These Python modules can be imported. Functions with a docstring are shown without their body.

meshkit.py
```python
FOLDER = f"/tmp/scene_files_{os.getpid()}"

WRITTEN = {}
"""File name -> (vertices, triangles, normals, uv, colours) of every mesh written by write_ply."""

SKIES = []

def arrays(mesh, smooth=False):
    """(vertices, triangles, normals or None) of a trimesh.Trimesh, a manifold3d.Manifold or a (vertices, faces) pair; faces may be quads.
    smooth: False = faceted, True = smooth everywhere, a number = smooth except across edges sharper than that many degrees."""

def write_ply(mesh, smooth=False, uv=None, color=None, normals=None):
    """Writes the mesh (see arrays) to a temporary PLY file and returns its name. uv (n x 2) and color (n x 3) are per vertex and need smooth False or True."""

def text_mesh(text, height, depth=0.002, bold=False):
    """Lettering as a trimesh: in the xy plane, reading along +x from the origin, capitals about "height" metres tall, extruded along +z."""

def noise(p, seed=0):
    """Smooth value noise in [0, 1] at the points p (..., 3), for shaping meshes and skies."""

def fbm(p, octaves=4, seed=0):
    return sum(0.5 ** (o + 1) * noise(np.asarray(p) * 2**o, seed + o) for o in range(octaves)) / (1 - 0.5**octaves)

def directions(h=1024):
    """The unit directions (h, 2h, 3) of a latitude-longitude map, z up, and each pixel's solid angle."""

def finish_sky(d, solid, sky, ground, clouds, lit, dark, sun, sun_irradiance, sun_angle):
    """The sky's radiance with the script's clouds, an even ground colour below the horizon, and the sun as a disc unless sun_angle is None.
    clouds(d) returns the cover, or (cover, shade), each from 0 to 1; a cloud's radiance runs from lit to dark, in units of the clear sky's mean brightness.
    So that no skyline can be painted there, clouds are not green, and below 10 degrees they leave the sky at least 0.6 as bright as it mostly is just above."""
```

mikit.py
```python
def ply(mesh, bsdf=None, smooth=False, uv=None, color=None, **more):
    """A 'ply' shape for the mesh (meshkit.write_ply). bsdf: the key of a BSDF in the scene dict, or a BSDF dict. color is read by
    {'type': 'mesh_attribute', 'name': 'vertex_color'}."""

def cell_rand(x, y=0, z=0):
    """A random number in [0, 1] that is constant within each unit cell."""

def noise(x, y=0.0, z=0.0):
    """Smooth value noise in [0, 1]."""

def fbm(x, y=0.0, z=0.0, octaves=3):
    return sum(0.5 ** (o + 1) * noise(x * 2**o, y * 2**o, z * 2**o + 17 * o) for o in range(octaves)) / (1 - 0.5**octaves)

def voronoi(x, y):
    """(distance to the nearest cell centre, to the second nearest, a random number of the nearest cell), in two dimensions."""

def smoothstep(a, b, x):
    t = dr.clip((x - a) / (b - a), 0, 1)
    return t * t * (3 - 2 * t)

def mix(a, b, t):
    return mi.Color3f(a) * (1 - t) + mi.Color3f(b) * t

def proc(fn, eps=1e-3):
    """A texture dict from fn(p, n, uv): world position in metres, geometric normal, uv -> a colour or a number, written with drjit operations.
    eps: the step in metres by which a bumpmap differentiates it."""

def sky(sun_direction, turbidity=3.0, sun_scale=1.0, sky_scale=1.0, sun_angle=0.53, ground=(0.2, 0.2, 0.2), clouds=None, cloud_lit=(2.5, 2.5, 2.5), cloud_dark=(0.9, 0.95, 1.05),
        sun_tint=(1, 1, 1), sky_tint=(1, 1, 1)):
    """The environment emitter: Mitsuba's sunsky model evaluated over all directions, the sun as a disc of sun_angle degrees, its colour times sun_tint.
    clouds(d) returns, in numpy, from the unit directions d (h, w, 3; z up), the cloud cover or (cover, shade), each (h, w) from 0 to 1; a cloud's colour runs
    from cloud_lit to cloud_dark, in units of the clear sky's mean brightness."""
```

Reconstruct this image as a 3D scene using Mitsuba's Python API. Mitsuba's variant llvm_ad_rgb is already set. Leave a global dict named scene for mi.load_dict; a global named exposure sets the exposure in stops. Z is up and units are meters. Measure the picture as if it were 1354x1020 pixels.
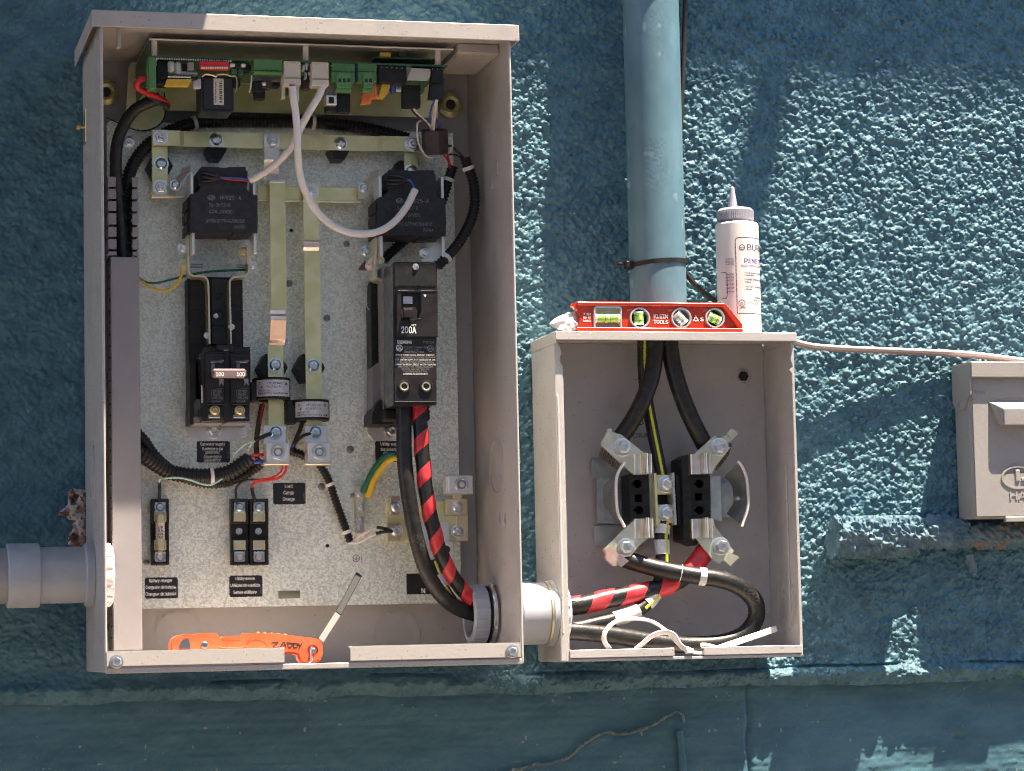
import math, random
import numpy as np, trimesh, shapely.geometry as sg
from shapely import affinity
from shapely.ops import unary_union
import mitsuba as mi, drjit as dr
import mikit, meshkit
from mikit import proc, noise, fbm, voronoi, cell_rand, smoothstep, mix
T = mi.ScalarTransform4f
rng = np.random.default_rng(7); random.seed(7)
scene, labels = {}, {}

# ---------------------------------------------------------------- camera, sky, exposure
W, H = 1354, 1020                         # the photograph's size; P() turns its pixels into points on a plane y = const
FOC, CAM, YAW, PITCH, ROLL = 3576.334, np.array([-0.28442, -3.04359, 0.0265]), 0.250624, 0.093234, -0.02128
_fw = np.array([math.sin(YAW)*math.cos(PITCH), math.cos(YAW)*math.cos(PITCH), math.sin(PITCH)])
_r0 = np.array([math.cos(YAW), -math.sin(YAW), 0.0]); _u0 = np.cross(_r0, _fw)
_R = math.cos(ROLL)*_r0 + math.sin(ROLL)*_u0; _U = -math.sin(ROLL)*_r0 + math.cos(ROLL)*_u0
scene['camera'] = {'type': 'perspective', 'fov': 2*math.degrees(math.atan(W/2/FOC)), 'fov_axis': 'x', 'near_clip': 0.05, 'far_clip': 200.0,
                   'to_world': T().look_at(origin=CAM.tolist(), target=(CAM+_fw).tolist(), up=_U.tolist())}
SUN = (1.12, -1.0, 4.25)
scene['sky'] = mikit.sky(SUN, turbidity=2.4, ground=(0.16, 0.14, 0.12))
exposure = 3.62

def _ray(u, v): return _fw + _R*(u-W/2)/FOC - _U*(v-H/2)/FOC
def P(u, v, y):
    d = _ray(u, v); return CAM + d*(y-CAM[1])/d[1]
def PX(u, v, x):
    d = _ray(u, v); return CAM + d*(x-CAM[0])/d[0]

# ---------------------------------------------------------------- scene bookkeeping
_taken = set()
def numbered(key):
    k, i = key, 0
    while k in _taken:
        i += 1; k = f'{key}_{i:03d}'
    _taken.add(k); return k
def thing(name, label, cat, group=None, kind=None):
    k = numbered(name); labels[k] = {'label': label, 'category': cat}
    if group: labels[k]['group'] = group
    if kind: labels[k]['kind'] = kind
    return k
def put(parent, name, shape, label=None, kind=None):
    k = numbered(f'{parent}__{name}'); scene[k] = shape
    if label or kind:
        labels[k] = {}
        if label: labels[k]['label'] = label
        if kind: labels[k]['kind'] = kind
    return k
def part(parent, name, mesh, mat, smooth=30, label=None, kind=None, **kw):
    if isinstance(mesh, (list, tuple)) and len(mesh) and hasattr(mesh[0], 'vertices'): mesh = trimesh.util.concatenate(mesh)
    return put(parent, name, mikit.ply(mesh, mat, smooth=smooth, **kw), label, kind)
def single(name, mesh, mat, label, cat, group=None, kind=None, smooth=30):
    k = thing(name, label, cat, group, kind)
    if isinstance(mesh, (list, tuple)) and hasattr(mesh[0], 'vertices'): mesh = trimesh.util.concatenate(mesh)
    scene[k] = mikit.ply(mesh, mat, smooth=smooth); return k

# ---------------------------------------------------------------- meshes
def cat(*m): return trimesh.util.concatenate(list(m))
def cbox(x0, x1, y0, y1, z0, z1, c=0.0008):
    """A box with chamfered edges."""
    lo, hi = np.minimum((x0, y0, z0), (x1, y1, z1)), np.maximum((x0, y0, z0), (x1, y1, z1))
    c = min(c, 0.45*float((hi-lo).min())); pts = []
    for sx in (0, 1):
        for sy in (0, 1):
            for sz in (0, 1):
                p = np.where([sx, sy, sz], hi, lo); q = np.where([sx, sy, sz], hi-c, lo+c)
                for k in range(3):
                    w = q.copy(); w[k] = p[k]; pts.append(w)
    return trimesh.convex.convex_hull(np.array(pts))
def pbox(u0, v0, u1, v1, yf, yb, c=0.0008):
    """Box whose front face, on the plane y = yf, covers those photograph pixels; it goes back to yb."""
    um, vm = (u0+u1)/2, (v0+v1)/2
    return cbox(P(u0, vm, yf)[0], P(u1, vm, yf)[0], yf, yb, P(um, v1, yf)[2], P(um, v0, yf)[2], c)
def px(y): return float(P(601, 400, y)[0]-P(600, 400, y)[0])     # metres per pixel at depth y
def spline(pts, n=12):
    p = np.asarray(pts, float); p = np.vstack([2*p[0]-p[1], p, 2*p[-1]-p[-2]]); out = []
    for i in range(1, len(p)-2):
        a, b, c, d = p[i-1:i+3]
        for t in np.linspace(0, 1, n, endpoint=False):
            out.append(0.5*((2*b)+(c-a)*t+(2*a-5*b+4*c-d)*t*t+(3*b-a-3*c+d)*t**3))
    out.append(p[-2]); return np.array(out)
def resample(c, step):
    s = np.concatenate([[0], np.cumsum(np.linalg.norm(np.diff(c, axis=0), axis=1))])
    n = max(2, int(s[-1]/step)+1); t = np.linspace(0, s[-1], n)
    return np.stack([np.interp(t, s, c[:, k]) for k in range(3)], 1), t
def frames(c):
    t = np.gradient(c, axis=0); t /= np.linalg.norm(t, axis=1, keepdims=True)
    a = np.cross(t[0], [0.3, 0.5, 0.8]); a /= np.linalg.norm(a); A = []
    for i in range(len(c)):
        a = a-t[i]*(a@t[i]); a /= np.linalg.norm(a); A.append(a)
    A = np.array(A); return t, A, np.cross(t, A)
def sweep(c, r, n=14, caps=True, flat=1.0):
    """Tube along points c with radius r (number or one per point); flat < 1 presses it flat."""
    c = np.asarray(c, float); r = np.broadcast_to(r, len(c)); _, A, B = frames(c)
    th = np.arange(n)/n*2*np.pi
    v = c[:, None]+r[:, None, None]*(np.cos(th)[None, :, None]*A[:, None]+flat*np.sin(th)[None, :, None]*B[:, None])
    m = len(c); v = v.reshape(-1, 3); i, j = np.meshgrid(np.arange(m-1), np.arange(n), indexing='ij')
    a, b = i*n+j, i*n+(j+1) % n; f = np.concatenate([np.stack([a, b, b+n], -1).reshape(-1, 3), np.stack([a, b+n, a+n], -1).reshape(-1, 3)])
    if caps:
        k = len(v); v = np.vstack([v, c[:1], c[-1:]]); jj = np.arange(n)
        f = np.vstack([f, np.stack([jj*0+k, (jj+1) % n, jj], 1), np.stack([jj*0+k+1, (m-1)*n+jj, (m-1)*n+(jj+1) % n], 1)])
    return trimesh.Trimesh(v, f, process=False)
def tube(pts, r, n=14, step=0.004, **k):
    c, _ = resample(spline(pts), step); return sweep(c, r, n, **k)
def ribbed(pts, r, pitch=0.0031, depth=0.0010, n=16):
    """Corrugated conduit."""
    c, s = resample(spline(pts), pitch/4); ph = (s/pitch) % 1.0
    return sweep(c, r-depth*np.where(ph < 0.45, 0, 1)*1.0, n)
def helix(pts, r, width, pitch, start=0.0, n_turn=26, thick=0.0006, length=None, hand=1):
    """A band wound round the cable along pts: raised strip of its own."""
    c, s = resample(spline(pts), 0.001); _, A, B = frames(c); L = s[-1] if length is None else length
    turns = (L-start)/pitch; m = max(3, int(turns*n_turn)); tt = np.linspace(start, L, m); k = 6
    rows = []
    for q in range(k+1):
        w = (q/k-0.5)*width; ss = np.clip(tt+w, 0, s[-1]); th = hand*2*np.pi*(tt-start)/pitch
        cc = np.stack([np.interp(ss, s, c[:, d]) for d in range(3)], 1)
        AA = np.stack([np.interp(ss, s, A[:, d]) for d in range(3)], 1); BB = np.stack([np.interp(ss, s, B[:, d]) for d in range(3)], 1)
        rr = r+thick*(0.35 if q in (0, k) else 1.0)+0.00025*meshkit.noise(np.stack([tt*300, np.full(m, q*0.9), tt*0], -1))
        rows.append(cc+rr[:, None]*(np.cos(th)[:, None]*AA+np.sin(th)[:, None]*BB))
    v = np.stack(rows, 1).reshape(-1, 3); i, j = np.meshgrid(np.arange(m-1), np.arange(k), indexing='ij'); a = i*(k+1)+j
    f = np.concatenate([np.stack([a, a+1, a+k+2], -1).reshape(-1, 3), np.stack([a, a+k+2, a+k+1], -1).reshape(-1, 3)])
    return trimesh.Trimesh(v, f, process=False)
def lathe(profile, n=32, axis='y', at=(0, 0, 0)):
    """profile: (radius, height) pairs from one end to the other; axis y points out of the wall (height counts towards -y)."""
    m = trimesh.creation.revolve(np.array(profile, float), sections=n)
    M = {'z': np.eye(3), 'y': np.array([[1, 0, 0], [0, 0, -1], [0, 1, 0]]), 'x': np.array([[0, 0, 1], [1, 0, 0], [0, 1, 0]])}[axis]
    m.vertices = m.vertices @ M.T+np.asarray(at, float); m.fix_normals(); return m
def prism(poly, yf, yb, bevel=0.0):
    """Polygon in the x-z plane, from the front plane yf back to yb."""
    if not isinstance(poly, (sg.Polygon, sg.MultiPolygon)): poly = sg.Polygon(poly)
    ms = []
    for g in (poly.geoms if hasattr(poly, 'geoms') else [poly]):
        def ext(q, a, b):
            m = trimesh.creation.extrude_polygon(q, abs(b-a), engine='earcut')
            v = m.vertices.copy(); m.vertices = np.stack([v[:, 0], max(a, b)-v[:, 2], v[:, 1]], 1); m.fix_normals(); return m
        if bevel:
            q = g.buffer(-bevel)
            if q.is_empty or q.geom_type != 'Polygon': ms.append(ext(g, yf, yb)); continue
            ms.append(ext(g, yf+bevel, yb)); ms.append(ext(q, yf, yf+bevel*1.01))
        else: ms.append(ext(g, yf, yb))
    return trimesh.util.concatenate(ms)
def ppoly(uv, y): return [(P(u, v, y)[0], P(u, v, y)[2]) for u, v in uv]
def strip(path, width, thick, axis='z'):
    """Bent sheet strip: path is (a, b) pairs in the plane across 'axis'; the sheet runs along the axis from width[0] to width[1]."""
    line = sg.LineString(path).buffer(thick/2, cap_style=2, join_style=1, quad_segs=3)
    m = trimesh.creation.extrude_polygon(line, width[1]-width[0], engine='earcut'); v = m.vertices.copy(); h = v[:, 2]+width[0]
    m.vertices = {'z': np.stack([v[:, 0], v[:, 1], h], 1), 'x': np.stack([h, v[:, 0], v[:, 1]], 1), 'y': np.stack([v[:, 0], h, v[:, 1]], 1)}[axis]
    m.fix_normals(); return m
def ring(cx, cz, r, w, yf, yb, n=36): return prism(sg.Point(cx, cz).buffer(r, n//4).difference(sg.Point(cx, cz).buffer(r-w, n//4)), yf, yb)
def letters(text, height, at, depth=0.00018, bold=False, center=False, rot=0.0, width=None):
    """Lettering on a face that looks along -y, standing proud of it by depth."""
    m = meshkit.text_mesh(text, height, depth, bold); v = m.vertices.copy()
    w = v[:, 0].max()-v[:, 0].min()
    if width: v[:, 0] *= width/w; w = width
    if center: v[:, 0] -= v[:, 0].min()+w/2; v[:, 1] -= height/2
    c, s = math.cos(rot), math.sin(rot)
    x, z = c*v[:, 0]-s*v[:, 1], s*v[:, 0]+c*v[:, 1]
    m.vertices = np.stack([x+at[0], at[1]-v[:, 2], z+at[2]], 1); return m
def moved(m, t=(0, 0, 0), rz=0.0, rx=0.0, ry=0.0):
    m = m.copy(); M = np.eye(4)
    for ang, ax in ((rx, [1, 0, 0]), (ry, [0, 1, 0]), (rz, [0, 0, 1])):
        if ang: M = trimesh.transformations.rotation_matrix(ang, ax) @ M
    M[:3, 3] = t; m.apply_transform(M); return m

# ---------------------------------------------------------------- materials
def principled(key, color, rough=0.5, metal=0.0, spec=0.5, bump=None, two=True, **kw):
    b = {'type': 'principled', 'base_color': color if isinstance(color, dict) else {'type': 'rgb', 'value': list(color)},
         'roughness': rough if isinstance(rough, (dict, float, int)) else rough, 'metallic': metal, 'specular': spec, **kw}
    if bump: b = {'type': 'bumpmap', 'arbitrary': proc(bump[0], eps=bump[2] if len(bump) > 2 else 3e-4), 'scale': bump[1], 'bsdf': b}
    if two: b = {'type': 'twosided', 'bsdf': b}
    scene[key] = b
def tint(a, b, scale, lo=0.35, hi=0.65, oct=3):
    """Colour that drifts in grainy patches between a and b."""
    return proc(lambda p, n, uv: mix(a, b, smoothstep(lo, hi, fbm(p.x*scale, p.y*scale, p.z*scale, octaves=oct))))
peel = lambda p, n, uv: noise(p.x*420, p.y*420, p.z*420)
def dusty(c, scale=1.0):
    # painted steel with faint grey smudges, fine dust specks and a few dark nicks
    def fn(p, n, uv):
        sm = smoothstep(.52, .70, fbm(p.x*26+1, p.y*26, p.z*20, octaves=4)); sp = smoothstep(.80, .86, noise(p.x*900, p.y*900, p.z*900))*smoothstep(.45, .6, noise(p.x*60, p.y*60, p.z*60)); nk = smoothstep(.885, .90, noise(p.x*330+7, p.y*330, p.z*330))
        k = mi.Color3f(c)*(1-0.075*sm*scale)
        return mix(mix(k, mi.Color3f(c)*1.18, 0.5*sp), (.16, .14, .12), 0.55*nk*scale)
    return proc(fn)
principled('enclosure_paint', dusty((.435, .405, .378)), 0.38, bump=(peel, 0.00008))
principled('small_box_paint', dusty((.445, .425, .412)), 0.36, bump=(peel, 0.00007))
principled('receptacle_paint', dusty((.310, .293, .277), 0.7), 0.42, bump=(peel, 0.00008))
def _spangle(p, n, uv):
    a = voronoi(p.x*430+0.6*noise(p.x*800, p.z*800), p.z*500)[2]; b = voronoi(p.x*820+3, p.z*900)[2]; c = fbm(p.x*14, p.z*14, 3.0)
    k = smoothstep(.1, .9, 0.6*a+0.4*b)
    return mix((.60, .64, .55), (.96, .98, .89), k)*(0.86+0.26*c)
principled('galvanized', proc(_spangle), proc(lambda p, n, uv: 0.28+0.2*voronoi(p.x*430+0.6*noise(p.x*800, p.z*800), p.z*500)[2]), 0.30)
principled('zinc_yellow', tint((.72, .67, .33), (.84, .78, .45), 45), proc(lambda p, n, uv: 0.24+0.16*fbm(p.x*90, p.y*90, p.z*90)), 0.6)
principled('zinc_gold', tint((.68, .60, .38), (.78, .70, .48), 70), 0.28, 0.75)
principled('zinc_bright', tint((.72, .71, .67), (.84, .82, .78), 160), 0.18, 0.9)
principled('zinc_blue', tint((.56, .66, .68), (.74, .78, .76), 300), 0.16, 0.9)
principled('tin_plate', tint((.74, .72, .68), (.82, .79, .75), 60), 0.30, 0.65)
principled('dark_bore', (.055, .045, .04), 0.5, 0.5)
principled('copper', tint((.86, .62, .50), (.92, .70, .60), 90), 0.28, 0.75)
principled('brass', (.70, .52, .25), 0.3, 0.9)
principled('black_gloss', tint((.016, .014, .014), (.026, .023, .023), 50), 0.16, spec=0.3, clearcoat=0.15, clearcoat_gloss=0.95)
principled('black_plastic', tint((.012, .012, .012), (.020, .019, .018), 120), 0.48, spec=0.3)
principled('relay_plastic', tint((.022, .023, .028), (.030, .031, .036), 200), 0.55, spec=0.35)
def _rubber(p, n, uv):
    k = smoothstep(.35, .65, fbm(p.x*150, p.y*150, p.z*150)); s = smoothstep(.60, .72, fbm(p.x*38+2, p.y*38, p.z*30))*smoothstep(.40, .62, noise(p.x*600, p.y*600, p.z*500))
    return mix(mix((.010, .010, .010), (.018, .0175, .017), k), (.075, .070, .066), 0.55*s)
principled('rubber', proc(_rubber), 0.40, bump=(lambda p, n, uv: fbm(p.x*260, p.y*260, p.z*260), 0.0003))
principled('conduit_black', (.016, .015, .015), 0.38)
principled('duct_grey', tint((.265, .252, .262), (.275, .262, .272), 60), 0.5)
principled('duct_dark', (.20, .195, .20), 0.55)
principled('pcb_green', tint((.02, .075, .035), (.04, .12, .06), 300), 0.4)
principled('connector_green', (.085, .225, .075), 0.4)
principled('connector_white', (.62, .56, .47), 0.45)
principled('dip_red', (.60, .02, .03), 0.4)
principled('part_yellow', (.66, .42, .04), 0.45)
principled('part_orange', (.78, .22, .06), 0.45)
principled('wire_red', (.55, .03, .035), 0.4)
principled('tape_red', tint((.52, .025, .035), (.66, .05, .06), 90), 0.33, two=True)
principled('tape_white', tint((.62, .61, .60), (.76, .75, .73), 90), 0.35, two=True)
principled('wire_blue', (.05, .10, .42), 0.4)
principled('wire_green', (.01, .13, .085), 0.4)
principled('wire_mint', (.42, .62, .54), 0.4)
principled('wire_yellow', (.74, .48, .03), 0.4)
principled('wire_lime', (.58, .58, .05), 0.4)
principled('wire_white', (.74, .69, .65), 0.42)
principled('ferrite', tint((.05, .035, .035), (.065, .048, .046), 120), 0.6)
principled('print_white', (.78, .77, .74), 0.6)
principled('print_grey', (.22, .22, .24), 0.6)
principled('print_black', (.03, .03, .03), 0.6)
principled('print_dark', (.12, .11, .12), 0.6)
principled('sticker_black', (.018, .018, .019), 0.33)
principled('label_silver', tint((.50, .50, .53), (.58, .57, .60), 200), 0.38, 0.2)
principled('pvc_grey', tint((.38, .40, .44), (.42, .44, .475), 30), 0.33)
principled('pvc_white', tint((.70, .70, .70), (.76, .75, .74), 60), 0.3)
principled('pvc_dark', tint((.26, .26, .27), (.30, .30, .31), 60), 0.4)
principled('knife_orange', tint((.80, .13, .045), (.86, .16, .06), 70), 0.42)
principled('steel_dark', (.30, .30, .31), 0.35, 0.9)
principled('level_red', tint((.43, .027, .005), (.48, .034, .008), 60), 0.2, 0.1, clearcoat=0.8, clearcoat_gloss=0.95)
principled('vial_green', (.30, .62, .10), 0.15)
principled('vial_clear', (.55, .58, .60), 0.12)
principled('vial_bezel', (.62, .60, .58), 0.3, 0.4)
principled('bottle_white', tint((.70, .66, .62), (.74, .70, .66), 30), 0.38)
principled('cap_grey', (.33, .325, .37), 0.45)
principled('handle_grey', (.17, .135, .145), 0.22)
principled('putty', tint((.44, .44, .45), (.54, .54, .54), 70), 0.6)
principled('chrome', (.78, .77, .75), 0.12, 1.0)

# ---- screws: made once, placed many times
def _cross(r, d):
    a = trimesh.creation.box((r*1.15, d, r*0.24)); b = trimesh.creation.box((r*0.24, d, r*1.15)); return a, b
def _screw_pan(r=1.0):
    m = lathe([(0, -0.1), (1.28, -0.1), (1.28, 0.16), (1.0, 0.2), (0.96, 0.48), (0.72, 0.72), (0.36, 0.82), (0, 0.84)], 24)
    for q in _cross(0.95, 0.8):
        q.apply_translation((0, -0.75, 0)); m = trimesh.boolean.difference([m, q], engine='manifold')
    return m
def _screw_hex(r=1.0):
    fl = lathe([(0, -0.1), (1.4, -0.1), (1.4, 0.18), (1.1, 0.3), (0, 0.3)], 24)
    hx = lathe([(0, 0.25), (0.98, 0.25), (0.98, 0.95), (0.8, 1.05), (0.60, 1.05), (0.52, 0.5), (0, 0.42)], 6)
    return cat(fl, hx)
def _nut(r=1.0):
    w = lathe([(0, -0.1), (1.45, -0.1), (1.45, 0.14), (1.0, 0.18), (0, 0.18)], 24)
    n = lathe([(0.62, 0.15), (1.08, 0.15), (1.08, 0.75), (0.95, 0.85), (0.62, 0.85), (0.62, 0.15)], 6)
    s = lathe([(0, 0.1), (0.56, 0.1), (0.56, 0.98), (0.45, 1.08), (0.3, 1.05), (0.2, 0.9), (0, 0.9)], 18)
    return cat(w, n, s)
def _socket(r=1.0):
    o = lathe([(0.62, -0.2), (1.0, -0.2), (1.0, 0.22), (0.94, 0.3), (0.80, 0.3), (0.74, 0.14), (0.62, 0.1), (0.62, -0.2)], 28)
    return o
def _hexpit(r=1.0):
    return lathe([(0.0, -0.4), (0.45, -0.4), (0.45, 0.16), (0.64, 0.16), (0.64, -0.2)], 6)
SCREW = {k: mikit.ply(f(), None, smooth=25) for k, f in (('pan', _screw_pan), ('hex', _screw_hex), ('nut', _nut), ('socket', _socket), ('pit', _hexpit))}
def screw(parent, u, v, y, rpx, kind='pan', mat='zinc_bright', name='screw', turn=None):
    p = P(u, v, y); r = rpx*px(y)
    put(parent, name, {**SCREW[kind], 'bsdf': {'type': 'ref', 'id': mat},
        'to_world': T().translate(p.tolist()).rotate([0, 1, 0], random.uniform(0, 90) if turn is None else turn).scale([r, r, r])})
# ---------------------------------------------------------------- house wall: rough-cast stucco over a smoother plinth
from scipy.spatial import cKDTree
def _lumps():
    g = np.random.default_rng(3); n = int(1.9*1.3/(0.0021**2)); q = np.stack([g.uniform(-0.35, 1.55, n), g.uniform(-0.2, 1.1, n)], 1)
    dens = meshkit.fbm(np.stack([q[:, 0]*38, q[:, 0]*0, q[:, 1]*38], -1), 3, 5); q = q[g.random(n) < np.clip((dens-0.30)/0.22, 0.12, 1)]
    r = np.clip(g.lognormal(math.log(0.0019), 0.42, len(q)), 0.0010, 0.0062)
    return cKDTree(q), q, r, r*g.uniform(0.42, 0.92, len(q))
LUMPS = _lumps()
def stucco_h(x, z):
    """Height of the rough-cast in metres: overlapping thrown pebbles of render."""
    tree, q, R, HH = LUMPS; sh = x.shape; x, z = x.ravel(), z.ravel()
    p = np.stack([x, x*0+0.37, z], -1)
    wx = (meshkit.fbm(p*650, 2, 11)-.5)*0.0026; wz = (meshkit.fbm(p*650, 2, 12)-.5)*0.0026
    d, k = tree.query(np.stack([x+wx, z+wz], -1), k=7); h = np.zeros(len(x))
    for j in range(7):
        t = 1-(d[:, j]/R[k[:, j]])**2; h = np.maximum(h, HH[k[:, j]]*np.sqrt(np.clip(t, 0, 1)))
    rough = 0.0011*meshkit.fbm(p*420, 2, 3)+0.0036*meshkit.fbm(p*170, 2, 4); wave = 0.004*(meshkit.fbm(p*7, 2, 6)-0.5)+0.0016*meshkit.fbm(p*70, 2, 9)
    soft = 0.55+0.45*np.clip((x-0.30)/0.2, 0, 1)          # the coat is rubbed smoother at the left
    return (soft*(1.05*h+rough)+wave-0.0080+0.0015*(1-soft)).reshape(sh)
def grid_sheet(xs, zs, hf, flip=False):
    X, Z = np.meshgrid(xs, zs, indexing='ij'); Y = -hf(X, Z)
    v = np.stack([X, Y, Z], -1).reshape(-1, 3); n = len(zs); i, j = np.meshgrid(np.arange(len(xs)-1), np.arange(n-1), indexing='ij'); a = i*n+j
    f = np.concatenate([np.stack([a, a+n, a+n+1], -1).reshape(-1, 3), np.stack([a, a+n+1, a+1], -1).reshape(-1, 3)])
    return trimesh.Trimesh(v, f, process=False)
def _teal(p, n, uv):
    k = fbm(p.x*55, p.y*55, p.z*55); g = noise(p.x*900, p.y*900, p.z*900); s = fbm(p.x*240+7, p.z*240, octaves=2)
    c = mix((.046, .122, .160), (.072, .168, .208), smoothstep(.3, .7, k))*(0.88+0.24*g)
    return mix(c, (.20, .28, .30), 0.7*smoothstep(.84, .90, s)*smoothstep(.60, .66, noise(p.x*30, p.z*30)))
def _teal_low(p, n, uv):
    k = fbm(p.x*22, p.y*22, p.z*34, octaves=4); g = noise(p.x*800, p.y*800, p.z*800); s = fbm(p.x*150+7, p.z*150, octaves=2)
    c = mix((.042, .114, .152), (.062, .150, .190), smoothstep(.3, .7, k))*(0.88+0.24*g)
    return mix(c, (.30, .31, .28), 0.6*smoothstep(.86, .90, s))
principled('teal_paint', proc(_teal), 0.56, spec=0.45)
principled('teal_paint_low', proc(_teal_low), 0.55, spec=0.45)
LEDGE = -0.036
wall = thing('house_wall', 'teal painted rough-cast stucco wall that carries all the electrical boxes', 'wall')
def hf_edge(x, z):
    h = stucco_h(x, z)
    k = np.clip((z-LEDGE)/0.035, 0, 1)
    roll = 0.0085*(0.25+1.5*meshkit.fbm(np.stack([x*60, x*0, z*60], -1), 3, 17))*np.exp(-((z-LEDGE-0.016+0.006*meshkit.fbm(np.stack([x*9, x*0, x*0], -1), 2, 8))/0.009)**2)
    cz = LEDGE+0.021+0.010*(meshkit.fbm(np.stack([x*7, x*0, x*0+3], -1), 3, 14)-.5); on = np.clip((meshkit.noise(np.stack([x*11, x*0, x*0], -1), 15)-.38)*6, 0, 1)
    return h*(0.85+0.15*k)+roll-0.006*on*np.exp(-((z-cz)/0.0016)**2)
xs = np.arange(-0.135, 1.205, 0.00092); zs = np.arange(LEDGE, 0.825, 0.00092)
HIDDEN = ((.025, .425, .025, .665), (.54, .785, .02, .35), (1.07, 1.2, .18, .32))     # nothing is built behind the boxes
def hf_seen(x, z):
    m = np.ones(x.shape, bool)
    for a, b, c, d in HIDDEN: m &= ~((x > a+.004) & (x < b-.004) & (z > c+.004) & (z < d-.004))
    h = np.zeros(x.shape); h[m] = hf_edge(x[m], z[m]); return h
fine = grid_sheet(xs, zs, hf_seen)
v = fine.vertices.copy(); low = v[:, 2] < LEDGE+0.02      # the bottom edge of the render coat wanders
v[low, 2] += ((0.010*(meshkit.fbm(np.stack([v[low, 0]*16, v[low, 0]*0, v[low, 0]*0], -1), 4, 21)-0.5))*(1-(v[low, 2]-LEDGE)/0.02)); fine.vertices = v
lip = v.reshape(len(xs), len(zs), 3)[:, 0]     # underside of the coat, back to the plinth
lo = lip.copy(); lo[:, 1] = 0.06
lv = np.vstack([lip, lo]); m = len(xs); i = np.arange(m-1)
under = trimesh.Trimesh(lv, np.vstack([np.stack([i, i+m+1, i+1], 1), np.stack([i, i+m, i+m+1], 1)]), process=False)
ctr = fine.vertices[fine.faces].mean(1); hid = np.zeros(len(ctr), bool)
for bx0, bx1, bz0, bz1 in HIDDEN:
    hid |= (ctr[:, 0] > bx0) & (ctr[:, 0] < bx1) & (ctr[:, 2] > bz0) & (ctr[:, 2] < bz1)
fine.update_faces(~hid); fine.remove_unreferenced_vertices()
part(wall, 'render_coat', cat(fine, under), 'teal_paint', smooth=True)
far = [cbox(-4, -0.135, 0.006, 0.06, LEDGE, 2.6, .0), cbox(1.2045, 5, 0.006, 0.06, LEDGE, 2.6, 0), cbox(-0.135, 1.2045, 0.006, 0.06, 0.8245, 2.6, 0)]
part(wall, 'render_coat', cat(*far), 'teal_paint', smooth=False)
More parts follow.
